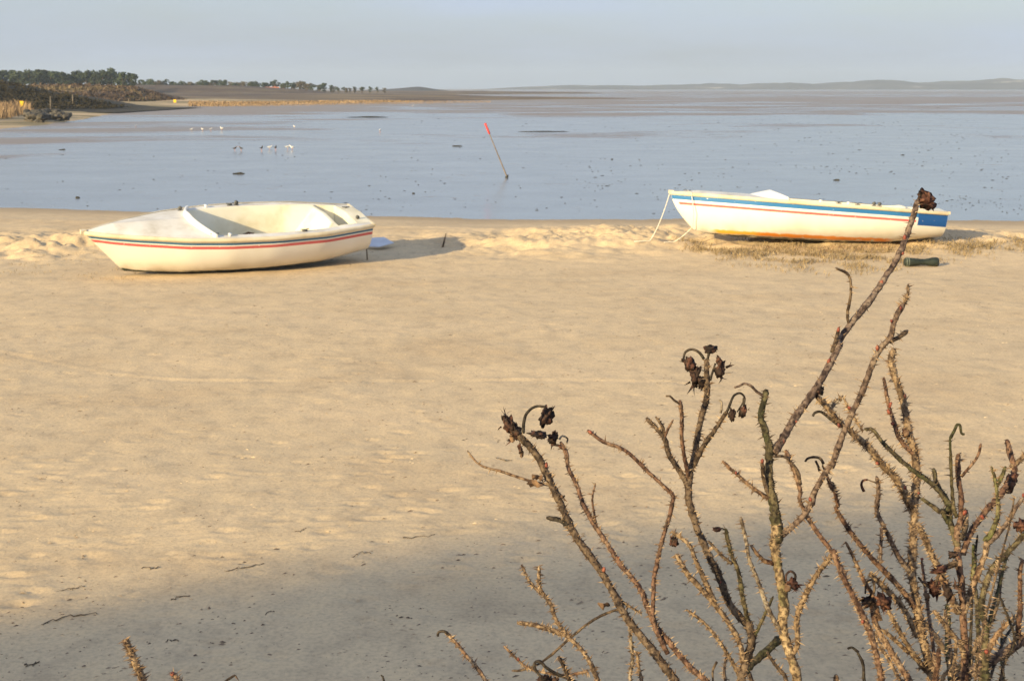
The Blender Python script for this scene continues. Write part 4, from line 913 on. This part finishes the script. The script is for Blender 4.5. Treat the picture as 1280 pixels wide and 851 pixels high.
st(1, 'g', .5, 4, 5, ('D', [(540, 460), (480, 590), (448, 650)]))
st(1, 'b', .8, 4, 5, ('D', [(240, 205), (300, 270), (350, 310)]))
st(1, 't', 1.5, 4, 5, ('B', [(430, 290), (470, 370), (530, 435)]))
st(1, 't', 1.3, 7, 7, ('B', [(410, 570), (490, 580), (560, 600), (650, 632)]))
st(1, 'o', 1.0, 3.5, 4.5, ('B', [(345, 680), (410, 745), (470, 790), (560, 812), (650, 822)]), ('', [(735, 838)]))
st(1, 'b', .05, 3.5, 4, ('B', [(385, 800), (440, 795), (540, 750), (680, 630), (770, 560), (850, 520), (905, 505)]))
st(1, 'b', 1.2, 6, 7, ('B', [(610, 730), (640, 790), (665, 851)]), ('', [(735, 900), (840, 965)]))
st(1, 'o', .1, 3, 4.5, ('A', [(170, 552), (230, 620), (340, 655), (460, 695), (540, 715), (580, 720)]))
st(1, 'r', .6, 2.5, 3.5, ('A', [(790, 710), (775, 790), (785, 860)]), ('', [(745, 656)]))
st(1, 'd', .3, 6, 7, ('B', [(550, 65), (610, 75), (665, 105)]))
st(1, 'o', .8, 4, 7, ('C', [(305, 650), (370, 710), (440, 770), (520, 825)]))
st(1, 'b', .3, 6, 6, ('C', [(490, 655), (500, 740), (530, 830)]))
st(1, 'o', .2, 5, 7, ('D', [(435, 225), (490, 290), (540, 310)]))
st(1, 'b', .3, 3.5, 5, ('E', [(165, 425), (225, 460), (235, 540), (220, 640), (228, 695)]))
st(1, 'b', .5, 5, 7, ('E', [(180, 700), (170, 750), (150, 815)]))
st(1, 'b', .3, 6, 7, ('E', [(498, 715), (450, 750), (415, 765)]))
st(1, 't', 1.3, 4, 5, ('E', [(500, 500), (498, 550), (478, 600)]))
st(1, 'b', .1, 3.5, 5, ('C', [(540, 632), (600, 634), (655, 700), (668, 760)]))
st(1, 't', 1.0, 3, 4, ('B', [(1010, 525), (950, 490), (905, 460)]))
# right hand bush
st(2, 't', 2.2, 8, 13, ('C', [(735, 345), (780, 385)]), ('F', [(20, 360), (110, 440), (180, 500), (240, 580), (310, 650), (360, 740), (390, 810)]))
st(2, 't', 2.4, 10, 16, ('F', [(300, 20), (285, 90), (320, 200), (350, 310), (370, 420), (400, 530), (410, 650), (400, 760)]), ('G', [(395, 80), (390, 200), (385, 330), (400, 430), (420, 560), (450, 700), (490, 851)]), ('', [(1180, 900), (1190, 960)]))
st(2, 'r', 1.0, 5, 7, ('F', [(250, 160), (270, 280), (300, 380), (330, 460), (400, 540)]))
st(2, 'g', .6, 5, 10, ('F', [(155, 410), (200, 415), (240, 470), (310, 540), (380, 600), (450, 650), (520, 710), (570, 790)]), ('G', [(540, 40), (575, 110), (605, 200)]))
st(2, 'g', .5, 5, 8, ('F', [(430, 745), (470, 770), (520, 810)]), ('G', [(530, 30), (560, 90)]))
st(2, 'g', .3, 3.5, 6, ('F', [(570, 450), (575, 600), (580, 700), (590, 800)]), ('G', [(600, 60)]))
st(2, 'r', .5, 7, 13, ('F', [(610, 530), (610, 640), (625, 740), (620, 851)]), ('G', [(600, 150), (610, 280), (625, 400), (632, 550), (640, 700), (640, 851)]), ('', [(1206, 900), (1200, 960)]))
st(2, 'r', .1, 3.5, 5, ('F', [(720, 480), (705, 540), (660, 600), (625, 640)]))
st(2, 'g', .6, 6, 7, ('F', [(490, 600), (510, 680), (560, 760)]), ('G', [(570, 80)]))
st(2, 'o', .3, 4, 6, ('F', [(655, 800), (640, 830)]), ('G', [(610, 75)]))
st(2, 'r', .7, 8, 9, ('F', [(845, 462), (865, 550), (880, 620), (820, 720), (750, 800), (710, 851)]), ('G', [(660, 150), (630, 240)]))
st(2, 't', .8, 7, 8, ('', [(1290, 560)]), ('F', [(930, 540), (870, 595)]))
st(2, 'l', 1.1, 4, 9, ('F', [(770, 590), (790, 660), (800, 740)]), ('G', [(800, 50), (770, 130), (740, 180)]))
st(2, 'o', .8, 8, 10, ('G', [(745, 170), (740, 230), (700, 340), (660, 450), (635, 520)]))
st(2, 'l', .8, 5, 6, ('F', [(840, 590), (820, 640), (795, 690)]))
st(2, 'l', .4, 6, 8, ('G', [(680, 190), (685, 270), (680, 370)]))
st(2, 'g', 1.1, 8, 12, ('', [(1296, 660)]), ('G', [(924, 150), (850, 230), (780, 300), (735, 400), (720, 500), (740, 600), (735, 720), (740, 851)]), ('', [(1230, 900), (1215, 960)]))
st(2, 'd', .5, 4, 6, ('G', [(805, 300), (808, 420), (770, 560), (680, 700), (600, 800)]))
st(2, 'd', .8, 3.5, 5, ('G', [(808, 445), (850, 550), (880, 660), (830, 760)]), ('', [(1250, 850), (1235, 905)]))
st(2, 'r', .7, 6, 8, ('G', [(920, 265), (905, 330), (905, 500), (895, 620), (905, 660)]))
st(2, 'o', 1.0, 6, 8, ('G', [(890, 530), (800, 620), (760, 690), (735, 735)]))
st(2, 'p', .5, 13, 15, ('', [(1292, 791)]), ('G', [(924, 650), (820, 720), (700, 790), (600, 851)]), ('', [(1180, 885), (1185, 960)]))
st(2, 'r', 1.0, 5, 9, ('C', [(790, 720), (820, 790)]), ('F', [(0, 670), (30, 780)]), ('G', [(20, 20), (80, 120), (150, 210), (220, 290), (290, 360), (350, 430), (400, 500)]))
st(2, 'p', 1.0, 6, 8, ('F', [(215, 640), (225, 700), (215, 820)]), ('G', [(225, 60), (270, 150), (320, 250), (375, 325)]))
st(2, 'p', 1.0, 4, 5, ('G', [(240, 110), (235, 200), (232, 285)]))
st(2, 'o', .8, 4, 7, ('G', [(65, 180), (110, 270), (150, 360), (200, 450), (230, 560)]))
st(2, 't', 2.2, 8, 10, ('G', [(180, 330), (250, 400), (330, 480), (375, 560), (415, 640)]))
st(2, 'r', .9, 8, 10, ('G', [(5, 215), (40, 320), (100, 440), (160, 560), (195, 650), (225, 780), (240, 851)]), ('', [(1105, 900), (1150, 965)]))
st(2, 'o', .8, 8, 12, ('G', [(190, 480), (220, 600), (280, 700), (340, 800), (370, 851)]), ('', [(1150, 900), (1175, 960)]))
st(2, 't', 1.2, 6, 9, ('G', [(270, 510), (330, 620), (385, 710), (430, 770)]), ('', [(1161, 840)]))
st(2, 't', 1.0, 5, 7, ('G', [(235, 600), (300, 650), (370, 715)]))
st(2, 'd', .1, 4, 6, ('G', [(120, 705), (150, 770), (155, 851)]), ('', [(1090, 900), (1140, 965)]))
st(2, 't', 2.4, 9, 12, ('G', [(410, 90), (440, 150), (470, 220), (520, 330), (560, 420), (610, 520)]))
st(2, 't', .8, 6, 9, ('G', [(490, 510), (560, 600), (620, 680), (640, 740)]))
st(2, 'b', .8, 8, 12, ('G', [(440, 560), (500, 640), (555, 720), (600, 800), (610, 851)]), ('', [(1200, 890), (1195, 950)]))
st(2, 'r', .9, 7, 9, ('G', [(515, 690), (510, 770), (495, 851)]), ('', [(1172, 900), (1185, 960)]))
st(2, 'l', .5, 7, 8, ('G', [(555, 480), (560, 580), (555, 680), (570, 851)]), ('', [(1190, 900), (1192, 960)]))
st(2, 'g', .8, 6, 8, ('G', [(690, 400), (700, 520), (705, 640), (700, 760), (715, 851)]), ('', [(1224, 900), (1210, 960)]))
st(2, 't', .8, 5, 7, ('G', [(600, 650), (590, 740), (560, 800), (530, 851)]), ('', [(1180, 900), (1188, 955)]))
st(2, 'g', .7, 4, 5, ('G', [(820, 620), (815, 740), (825, 851)]), ('', [(1250, 900), (1225, 960)]))
st(2, 'p', .3, 6, 8, ('F', [(925, 740), (880, 800)]), ('G', [(850, 80), (800, 140), (755, 185)]))
st(2, 'w', 1.5, 4, 5, ('C', [(865, 350), (830, 385), (810, 420), (848, 480)]))
st(2, 't', 1.5, 3, 4, ('F', [(55, 255), (80, 310), (115, 370), (150, 420)]))
st(2, 'o', .3, 4, 6, ('G', [(640, 20), (650, 60), (615, 120)]))
st(2, 'd', .2, 7, 8, ('G', [(650, 75), (640, 120), (620, 170)]))
st(2, 'b', .7, 6, 8, ('G', [(490, 300), (560, 300), (605, 275)]))
# thin tangle low down in the right bush
for (k_, th_, w_, P__) in [('t', 1.2, 5, [(1063, 735), (1078, 768), (1100, 806), (1125, 850), (1150, 905)]), ('b', .8, 4, [(1120, 700), (1128, 740), (1134, 790), (1150, 840), (1165, 905)]), ('r', .8, 5, [(1152, 700), (1158, 745), (1164, 790), (1172, 850), (1182, 905)]),
    ('g', .8, 5, [(1238, 730), (1222, 770), (1212, 812), (1208, 860), (1205, 905)]), ('t', 1.0, 6, [(1246, 760), (1226, 795), (1213, 830), (1204, 905)]), ('p', .6, 5, [(1262, 742), (1258, 790), (1240, 840), (1222, 905)]), ('b', 1.0, 5, [(1181, 762), (1187, 800), (1192, 850), (1195, 905)]),
    ('t', 1.4, 6, [(1132, 770), (1148, 800), (1160, 850), (1176, 905)]), ('d', .5, 4, [(1222, 668), (1216, 720), (1214, 780), (1210, 850), (1204, 905)]), ('o', .6, 4, [(1098, 770), (1120, 810), (1140, 851), (1168, 905)]), ('g', 1.0, 5, [(1259, 690), (1248, 735), (1236, 780), (1226, 850), (1214, 905)]),
    ('t', 1.4, 5, [(1153, 655), (1160, 700), (1172, 760), (1184, 830), (1190, 905)]), ('d', .6, 4, [(1275, 770), (1255, 800), (1236, 851), (1216, 905)]), ('w', .8, 4, [(1180, 680), (1186, 720), (1190, 770), (1196, 840), (1200, 905)]), ('b', .6, 3, [(1268, 620), (1262, 655), (1250, 700), (1240, 740), (1226, 800), (1212, 905)]),
    ('r', .8, 4, [(1280, 735), (1268, 760), (1248, 800), (1228, 850), (1208, 905)])][::2]: st(2, k_, th_, w_ * .8, w_ * 1.3, ('', P__))
# small bush at lower left
st(3, 't', 2.6, 10, 13, ('', [(157, 798), (165.5, 818), (172, 834), (179, 851), (195, 900), (215, 965)]))
st(3, 'o', 1.2, 7, 10, ('', [(215, 840), (222, 848), (228, 862), (226, 910), (220, 965)]))
st(3, 'b', .1, 3.5, 4.5, ('', [(294, 843), (281, 852), (262, 870), (240, 920), (225, 965)]))
st(3, 'd', .0, 3, 4, ('', [(476, 843), (480, 850), (478, 880), (400, 940), (300, 975), (240, 1010)]))
BASED = {1: 1.42, 2: 1.38, 3: 1.15}
def cat(P, step=3.5):
    P = [np.array(p, float) for p in P]; Q = [2 * P[0] - P[1]] + P + [2 * P[-1] - P[-2]]; out = []
    for i in range(1, len(Q) - 2):
        n = max(1, int(np.linalg.norm(Q[i + 1][:2] - Q[i][:2]) / step))
        for k in range(n):
            t = k / n; out.append(.5 * ((2 * Q[i]) + (-Q[i - 1] + Q[i + 1]) * t + (2 * Q[i - 1] - 5 * Q[i] + 4 * Q[i + 1] - Q[i + 2]) * t * t + (-Q[i - 1] + 3 * Q[i] - 3 * Q[i + 1] + Q[i + 2]) * t ** 3))
    out.append(Q[-2]); return np.array(out)
rs = random.Random(2024)
for s in ST: s['c'] = cat(s['p']); s['done'] = s['p'][-1][1] > 880
LEAN = {}
for s in ST:      # depths: rooted stems first, then each shoot takes the depth of the stem it joins
    if s['done']:
        d1 = BASED[s['b']] + rs.uniform(-.06, .10); d0 = d1 + rs.uniform(-.10, .22); n = len(s['c']); s['d'] = d0 + (d1 - d0) * np.linspace(0, 1, n) ** 1.2
for it in range(6):
    for s in ST:
        if s['done']: continue
        e = s['c'][-1]; best = None
        for t in ST:
            if t is s or not t['done'] or t['b'] != s['b']: continue
            q = np.hypot(t['c'][:, 0] - e[0], t['c'][:, 1] - e[1]); j = int(q.argmin())
            if best is None or q[j] < best[0]: best = (q[j], float(t['d'][j]))
        if best and (best[0] < 9 or it == 5):
            L_ = len(s['c']) * 3.5 / F * best[1]; d0 = best[1] + rs.uniform(-.45, .5) * L_; s['d'] = d0 + (best[1] - d0) * np.linspace(0, 1, len(s['c'])); s['done'] = True
def wp(px, py, d): r_ = ray(px, py); return Vector((0, 0, CZ)) + r_ * d      # d = depth along the view axis
bushes = {}
for b_, px, lab in ((1, 935, 'tall thorny bare rose bush with black shrivelled hips in the middle foreground'), (2, 1195, 'dense thorny rose bush with mossy green stems at the lower right corner'), (3, 220, 'few short thorny shoots poking up at the lower left edge')):
    p = wp(px, 960, BASED[b_]); z = H(p.x, p.y); o = empty('rose_bush', (p.x, p.y, z)); bushes[b_] = o; tag(o, lab, 'shrub', 'rose bushes in the foreground')
bpy.context.view_layer.update()
def child(m, name, mat, bush, smooth=True, extra=None):
    o = bushes[bush]; L0 = o.location; m.v = [(x - L0.x, y - L0.y, z - L0.z) for x, y, z in m.v]
    c = m.build(name, mat, o, smooth); 
    return c
for si, s in enumerate(ST):
    c, d = s['c'], s['d']; n = len(c); w0, w1 = s['w']
    P_ = [wp(c[i, 0], c[i, 1], d[i]) for i in range(n)]
    ws = [(w0 + (w1 - w0) * (i / n)) for i in range(n)]
    ph = rs.uniform(0, 50); rad = []
    for i in range(n):
        k = 1 + .16 * float(vn(np.array(i * .33 + ph), np.array(0.), 3)) + .17 * max(0, math.sin(i * .30 + ph)) ** 14
        rad.append(ws[i] * .5 / F * d[i] * k * (.86 if s['th'] < 2 else .78))
    rad[0] *= .55; 
    if s['p'][-1][1] > 880:
        q = P_[-1]; bx = bushes[s['b']].location; tgt = Vector((bx.x + rs.uniform(-.05, .05), bx.y + rs.uniform(-.05, .05), 0)); tgt.z = H(tgt.x, tgt.y) - .04
        P_ += [q.lerp(tgt, .5) + Vector((rs.uniform(-.02, .02), 0, 0)), tgt]; rad += [rad[-1] * 1.1, rad[-1] * 1.3]
    for i in range(1, n - 1): P_[i] = P_[i] + Vector((rs.gauss(0, .12), rs.gauss(0, .12), rs.gauss(0, .12))) * rad[i] * .7
    m = MB(); m.tube(P_, rad, 10, wob=.12, rnd=rs); nb = len(m.f)
    th = s['th']; Ltot = sum((P_[i + 1] - P_[i]).length for i in range(n - 1)) * F / d[0]
    for q in range(int(Ltot * th * 1.5)):
        i = rs.randrange(0, n - 1); t = rs.random(); a = P_[i].lerp(P_[i + 1], t); T = (P_[i + 1] - P_[i]).normalized()
        r_ = Vector((rs.gauss(0, 1), rs.gauss(0, 1), rs.gauss(0, 1))); r_ = (r_ - T * r_.dot(T)).normalized(); tip = -T
        big = rs.random() < (.30 if th < 2 else .22); ln = (rs.uniform(.0036, .0072) if big else rs.uniform(.0012, .0034)) * (1.15 if th > 2 else 1); br = ln * .075 + .00015
        dr = (r_ + T * rs.uniform(-.45, .25) + Vector((rs.gauss(0, .12), rs.gauss(0, .12), rs.gauss(0, .12)))).normalized(); s0 = a + r_ * rad[i] * .75
        e1 = dr.cross(T).normalized() * br; e2 = dr.cross(e1).normalized() * br * 1.5
        m.add([s0 + e1, s0 + e2, s0 - e1, s0 - e2, s0 + dr * (ln + rad[i] * .25)], [(0, 1, 4), (1, 2, 4), (2, 3, 4), (3, 0, 4)])
    o = child(m, 'stem', BK[s['k']], s['b']); o.data.materials.append(THD if s['k'] in 'dg' else TH)
    mi = np.zeros(len(o.data.polygons), np.int32); mi[nb:] = 1
    if s['k'] in 'b': mi[nb::3] = 1
    o.data.polygons.foreach_set('material_index', mi)
    sm_ = np.ones(len(mi), bool); sm_[nb:] = False; o.data.polygons.foreach_set('use_smooth', sm_)
def depth_at(px, py, b_):
    best = (1e9, 1.4)
    for t in ST:
        if t['b'] != b_: continue
        q = np.hypot(t['c'][:, 0] - px, t['c'][:, 1] - py); j = int(q.argmin())
        if q[j] < best[0]: best = (q[j], float(t['d'][j]))
    return best[1]
def blob(px, py, w_, h_, ang, seed, rough=.55, n1=18, n2=14, dd=0.0, b_=1):
    d = depth_at(px, py, b_) + dd; k = d / F; c = wp(px, py, d); m = MB(); ca, sa_ = math.cos(ang), math.sin(ang)
    for i in range(n2 + 1):
        t = math.pi * i / n2
        for j in range(n1):
            a = 2 * math.pi * j / n1; q = Vector((math.sin(t) * math.cos(a), math.sin(t) * math.sin(a), math.cos(t)))
            f_ = 1 + rough * (mn.noise(q * 1.8 + Vector((seed * 5.1, 0, 3))) + .7 * mn.noise(q * 4.2 + Vector((seed, 7, 1))) + .25 * mn.noise(q * 9 + Vector((seed, 9, 4))))
            f_ *= 1 - .30 * abs(math.sin(a * 2.5 + seed + t * 2.5))
            x, y, z = q.x * w_ * .5 * f_ * k, q.y * (w_ * .45) * f_ * k, q.z * h_ * .5 * f_ * k
            m.v.append(tuple(c + Vector((x * ca - z * sa_, y, x * sa_ + z * ca))))
    for i in range(n2):
        for j in range(n1): m.f.append((i * n1 + j, i * n1 + (j + 1) % n1, (i + 1) * n1 + (j + 1) % n1, (i + 1) * n1 + j))
    return m, c, k
def sepals(m, c, k, base, dirv, n, ln, seed):
    """withered sepals: thin curled strips"""
    r = random.Random(seed)
    for q in range(n):
        p = Vector(base); dv = (Vector(dirv) + Vector((r.gauss(0, .5), r.gauss(0, .5), r.gauss(0, .5)))).normalized(); sd_ = dv.cross(Vector((r.gauss(0, 1), r.gauss(0, 1), r.gauss(0, 1)))).normalized(); w_ = ln * .16 * k
        cv = Vector((r.gauss(0, .35), r.gauss(0, .35), r.gauss(0, .35))); k0 = len(m.v)
        for t in range(6):
            ww = w_ * (1 - t / 5.3); m.v += [tuple(p - sd_ * ww), tuple(p + sd_ * ww)]; p = p + dv * (ln * k / 5); dv = (dv + cv * .5).normalized()
        for t in range(5): m.f.append((k0 + t * 2, k0 + t * 2 + 1, k0 + t * 2 + 3, k0 + t * 2 + 2))
def hip(px, py, w_, h_, ang, seed, mat=HIP, b_=1, sep=None, rough=.55, dd=0.0):
    m, c, k = blob(px, py, w_, h_, ang, seed, rough, dd=dd, b_=b_)
    if sep: 
        for (sx_, sy_, n_, ln) in sep:
            v_ = Vector((sx_, -.2, -sy_)).normalized(); sepals(m, c, k, c + v_ * h_ * .38 * k, v_, n_, ln, seed + n_)
    child(m, 'rose_hip', mat, b_)
hip(636.5, 531, 17, 26, .5, 1, HIP, 1, [(-.3, -1, 4, 16), (-1, .2, 3, 8)]); hip(645, 541, 14, 22, .3, 2, HIP, 1, [(-.6, 1, 3, 14)], .7)
hip(682, 521, 19, 27, -.25, 3, HIP, 1, [(.7, -.9, 4, 9)], .6); hip(673, 543, 27, 9, -.1, 4, HIP, 1, [(-1, 0, 2, 8)], .6); hip(691, 548, 13, 18, -.3, 5, HIP, 1, [(0, 1, 3, 9)], .7)
hip(650, 560, 6, 15, .2, 6, HIPR, 1, None, .6)
hip(888, 436.5, 19, 12, .1, 7, HIP, 1, [(-.6, -.8, 3, 8), (.9, 0, 3, 7)], .6); hip(862, 456, 17, 20, .5, 8, HIP, 1, [(-1, -.6, 4, 8)], .6); hip(869, 470, 15, 25, -.2, 9, HIP, 1, [(-.1, 1, 5, 17), (-.8, .9, 3, 10)], .7); hip(877, 478, 11, 20, .1, 30, HIP, 1, None, .7)
hip(900, 463, 13, 22, -.1, 10, HIP, 1, [(.9, -.5, 3, 12), (.2, 1, 3, 10)], .7); hip(898, 450, 7, 12, .1, 31, HIP, 1)
hip(915, 518, 11, 17, .1, 11, HIP, 1, [(.1, 1, 2, 5)], .45); hip(928.5, 514.5, 11, 17, -.25, 12, HIP, 1, [(.8, -.4, 2, 5)], .45)
hip(1158, 250, 20, 24, .45, 13, HIPR, 1, [(-.9, -.8, 2, 7)], .65); hip(1163, 257, 15, 11, -.5, 14, HIPR, 1, None, .8); hip(1151, 246, 9, 15, .1, 15, HIP, 1)
hip(1022, 489, 14, 17, -.7, 16, HIP, 1, None, .55); hip(842.5, 677, 13, 15, .2, 17, HIP, 1, [(-.4, -1, 2, 6)], .5, .02)
hip(992, 729, 14, 16, .3, 18, HIPR, 1, [(.9, .2, 5, 9), (.3, 1, 4, 8)], .7, -.02); hip(896, 661.5, 12, 7, 0, 19, HIPR, 1, None, .3)
hip(680, 849, 20, 12, 0, 20, HIP, 1, [(1, 0, 2, 5)], .6); hip(694, 849, 10, 7, 0, 21, HIP, 1)
hip(1085, 752, 18, 15, 0, 22, HIP, 2, [(-1, -.4, 5, 14), (.2, -1, 4, 12)], .55, -.03); hip(1104, 751, 19, 24, .6, 23, HIPR, 2, [(0, 1, 3, 9)], .65, -.03)
hip(1168, 734, 20, 22, .1, 24, HIPR, 2, [(.3, 1, 4, 12), (-.6, -.6, 4, 12)], .6, -.03); hip(1184, 738, 13, 26, .3, 25, HIP, 2, [(.8, -.6, 5, 14), (0, 1, 3, 12)], .65, -.03); hip(1175, 712, 20, 8, .3, 32, HIPR, 2, [(-1, 0, 3, 12)], .7, -.03)
hip(1276, 656, 20, 16, .1, 26, HIPR, 2, [(-.8, -.3, 3, 8)], .6, -.02); hip(1191, 693, 13, 10, .3, 27, HIP, 2, [(1, .2, 3, 8)], .6, -.02)
hip(1264, 600, 15, 26, -.45, 28, HIP, 2, None, .35); hip(1262, 607, 13, 22, -.45, 33, HIP, 2, None, .35)
hip(708, 655, 11, 10, 0, 34, BK['d'], 1, None, .5); hip(1132, 541, 11, 12, 0, 35, HIPR, 2, None, .5)
# arched dead flower stalks
def stalk(b_, w_, mat, cr, pts, d_off=0.0, endpt=-1):
    P2 = X(cr, pts) if cr else pts; d = depth_at(P2[endpt][0], P2[endpt][1], b_) + d_off; c = cat(P2, 2.0); n = len(c)
    m = MB(); m.tube([wp(q[0], q[1], d) for q in c], [w_ * .5 / F * d * (.7 + .3 * i / n) for i in range(n)], 7, wob=.15, rnd=rs); child(m, 'flower_stalk', mat, b_)
stalk(1, 4.5, BK['d'], 'A', [(550, 342), (500, 340), (460, 370), (445, 410), (440, 470)])
stalk(1, 4, HIP, 'A', [(575, 525), (610, 528), (635, 545)]); stalk(1, 3, BK['w'], 'A', [(650, 520), (655, 495), (630, 482), (615, 500)], 0, 0)
stalk(1, 4, BK['d'], 'C', [(125, 190), (135, 150), (165, 135), (200, 150), (222, 180)]); stalk(1, 3.5, BK['d'], 'C', [(275, 200), (262, 240), (250, 280)])
stalk(1, 3.5, BK['d'], 'C', [(405, 400), (410, 360), (390, 338), (360, 350), (340, 395), (330, 420)]); stalk(1, 2.5, BK['d'], 'C', [(375, 425), (400, 385), (405, 360)], 0, 0)
stalk(1, 4, BK['p'], 'C', [(362, 312), (385, 305), (410, 294), (440, 305), (465, 330), (497, 350)]); stalk(1, 3.5, BK['b'], 'C', [(45, 352), (65, 352), (85, 372), (108, 385)]); stalk(1, 3.5, BK['w'], 'C', [(290, 370), (303, 378), (303, 410), (298, 430)])
stalk(2, 4.5, BK['d'], 'C', [(725, 445), (735, 428), (765, 425), (810, 460), (845, 485)]); stalk(2, 4, BK['b'], 'C', [(690, 655), (700, 640), (730, 633), (760, 640), (775, 665)]); stalk(2, 4, BK['b'], 'C', [(738, 650), (750, 675), (757, 697)]); stalk(2, 3.5, BK['b'], 'C', [(770, 670), (785, 705), (795, 730)])
stalk(2, 4.5, BK['g'], 'F', [(640, 435), (625, 430), (618, 390), (605, 388), (590, 420), (572, 455)]); stalk(2, 4, HIPR, 'F', [(172, 655), (150, 660), (142, 680), (155, 712)])
stalk(2, 4, BK['t'], 'F', [(5, 290), (15, 272), (40, 268), (45, 275)]); stalk(1, 3.5, BK['b'], 'D', [(262, 851), (262, 800), (280, 760)]); stalk(1, 4.5, BK['d'], 'B', [(28, 635), (32, 615), (60, 611), (85, 632)])
stalk(1, 5, BK['d'], 'B', [(525, 830), (495, 790), (495, 762), (520, 755), (550, 785), (600, 815), (650, 835), (700, 860)]); stalk(2, 4, BK['d'], 'G', [(75, 695), (95, 688), (125, 710)]); stalk(1, 3.5, HIP, 'D', [(600, 390), (600, 360), (620, 345), (640, 360), (640, 385)], -.02)
stalk(2, 3.5, BK['b'], 'G', [(160, 430), (165, 375), (195, 365), (205, 400), (200, 430)], -.04); stalk(2, 4, BK['b'], 'G', [(500, 390), (520, 330), (560, 290), (600, 275)], -.04); stalk(2, 4, BK['t'], 'G', [(415, 350), (440, 380), (470, 400)], -.03)
stalk(1, 4, BK['d'], '', [(884, 456), (885, 446), (888, 437)], 0, 0); stalk(2, 2.2, BK['b'], 'F', [(172, 655), (190, 662), (218, 672)]); stalk(1, 2.2, BK['d'], '', [(897, 662), (902, 660), (908, 663)])
# dead leaf bits and buds
def leaf(b_, px, py, w_, h_, ang, seed, mat=LEAFM):
    r = random.Random(seed); d = depth_at(px, py, b_) - .008; k = d / F; c = wp(px, py, d); m = MB(); n = 7
    for i in range(n + 1):
        t = i / n - .5; ww = w_ * .5 * math.sqrt(max(0, 1 - (2 * t) ** 2)) + .4
        for q in (-1, 0, 1):
            x = q * ww * (.8 + .2 * r.random()); z = t * h_ + r.gauss(0, .5); y = (abs(q) * 3.2 + math.sin(t * 7 + seed) * 4 + r.gauss(0, .9)); x += r.gauss(0, .9); z += r.gauss(0, .8); ca, sa_ = math.cos(ang), math.sin(ang)
            m.v.append(tuple(c + Vector((x * ca - z * sa_, y, x * sa_ + z * ca)) * k))
    for i in range(n):
        for q in (0, 1): m.f.append((i * 3 + q, i * 3 + q + 1, i * 3 + 4 + q, i * 3 + 3 + q))
    child(m, 'dead_leaf', mat, b_)
for a in [(1, 668, 605, 9, 20, 1.4, 1), (1, 672, 597, 7, 16, 1.1, 2), (1, 652, 566, 5, 12, .2, 3), (1, 755, 757, 8, 16, 1.5, 4), (1, 984, 735, 9, 12, .8, 6), (2, 1180, 726, 8, 16, .7, 9), (2, 1160, 747, 6, 12, .6, 11), (2, 1275, 660, 10, 16, .4, 12), (2, 1190, 748, 7, 14, .2, 13), (1, 640, 548, 7, 11, .3, 14), (1, 704, 622, 5, 9, .6, 15), (2, 1134, 544, 9, 12, .5, 16)]: leaf(*a)
def bud(b_, px, py, w_, h_, ang, seed):
    nb_ = min(((float(np.hypot(t['c'][j, 0] - px, t['c'][j, 1] - py)), t['c'][j, 0], t['c'][j, 1], t['w']) for t in ST if t['b'] == b_ for j in range(0, len(t['c']))), key=lambda q: q[0])
    g_ = min(1, nb_[3][0] * .45 / max(nb_[0], .1)); px = nb_[1] + (px - nb_[1]) * g_; py = nb_[2] + (py - nb_[2]) * g_
    m, c, k = blob(px, py, w_, h_, ang, seed, .25, 10, 7, -.003, b_); child(m, 'bud', BUD, b_)
for i, a in enumerate([(1, 684, 581, 5, 10, 0), (1, 755.5, 711, 6, 8, -.2), (1, 738, 540, 5, 7, .8), (1, 773, 697, 4, 5, 0), (1, 998, 529, 4, 6, -1), (1, 1036, 451, 5, 8, -.5), (1, 1114, 401, 4, 5, 0), (1, 1126, 385, 4, 6, .2), (1, 1094, 434, 5, 8, .1), (1, 901, 728, 5, 7, 0), (1, 920, 591, 4, 5, 0),
    (1, 1131, 297, 6, 8, 0), (1, 1130, 318, 5, 5, 0), (1, 1102, 353, 6, 7, -.5), (1, 953, 576, 5, 7, 0), (1, 649, 823.5, 4, 5, 0), (1, 1013, 624, 5, 7, .4), (1, 979, 552, 6, 8, -.6), (1, 1048, 412, 5, 8, 0), (2, 1134, 495, 5, 7, 0), (2, 1115, 505, 5, 9, -.3), (2, 1109, 515, 5, 8, .5), (2, 1108, 533, 6, 5, 0), (2, 1094, 580, 6, 5, 0), (2, 1132, 608, 6, 6, 0), (2, 1082, 498, 6, 5, -.5), (2, 1046, 540, 5, 7, .3), (2, 1233, 814, 7, 7, 0), (2, 1228, 646, 6, 8, .5), (2, 1148, 616, 5, 5, 0), (2, 1153, 697, 5, 4, 0), (2, 1279, 614, 4, 6, 0), (2, 1075, 778, 5, 6, 0), (2, 1205, 640, 6, 9, -.5), (3, 215.5, 842, 7, 7, 0)]): bud(*a, i + 50)

# ================================================================== HAZE between here and the far dunes
hb_ = MB(); hb_.box((0, 3150, 39), (15000, 6900, 90)); m, n, l, p = newmat('haze'); n.remove(p)
vp = n.new('ShaderNodeVolumePrincipled'); vp.inputs['Color'].default_value = (.66, .80, 1.0, 1); vp.inputs['Density'].default_value = .00019; vp.inputs['Anisotropy'].default_value = 0.0
l.new(vp.outputs[0], n['Material Output'].inputs['Volume']); tag(hb_.build('haze', m, None, False), kind='stuff')
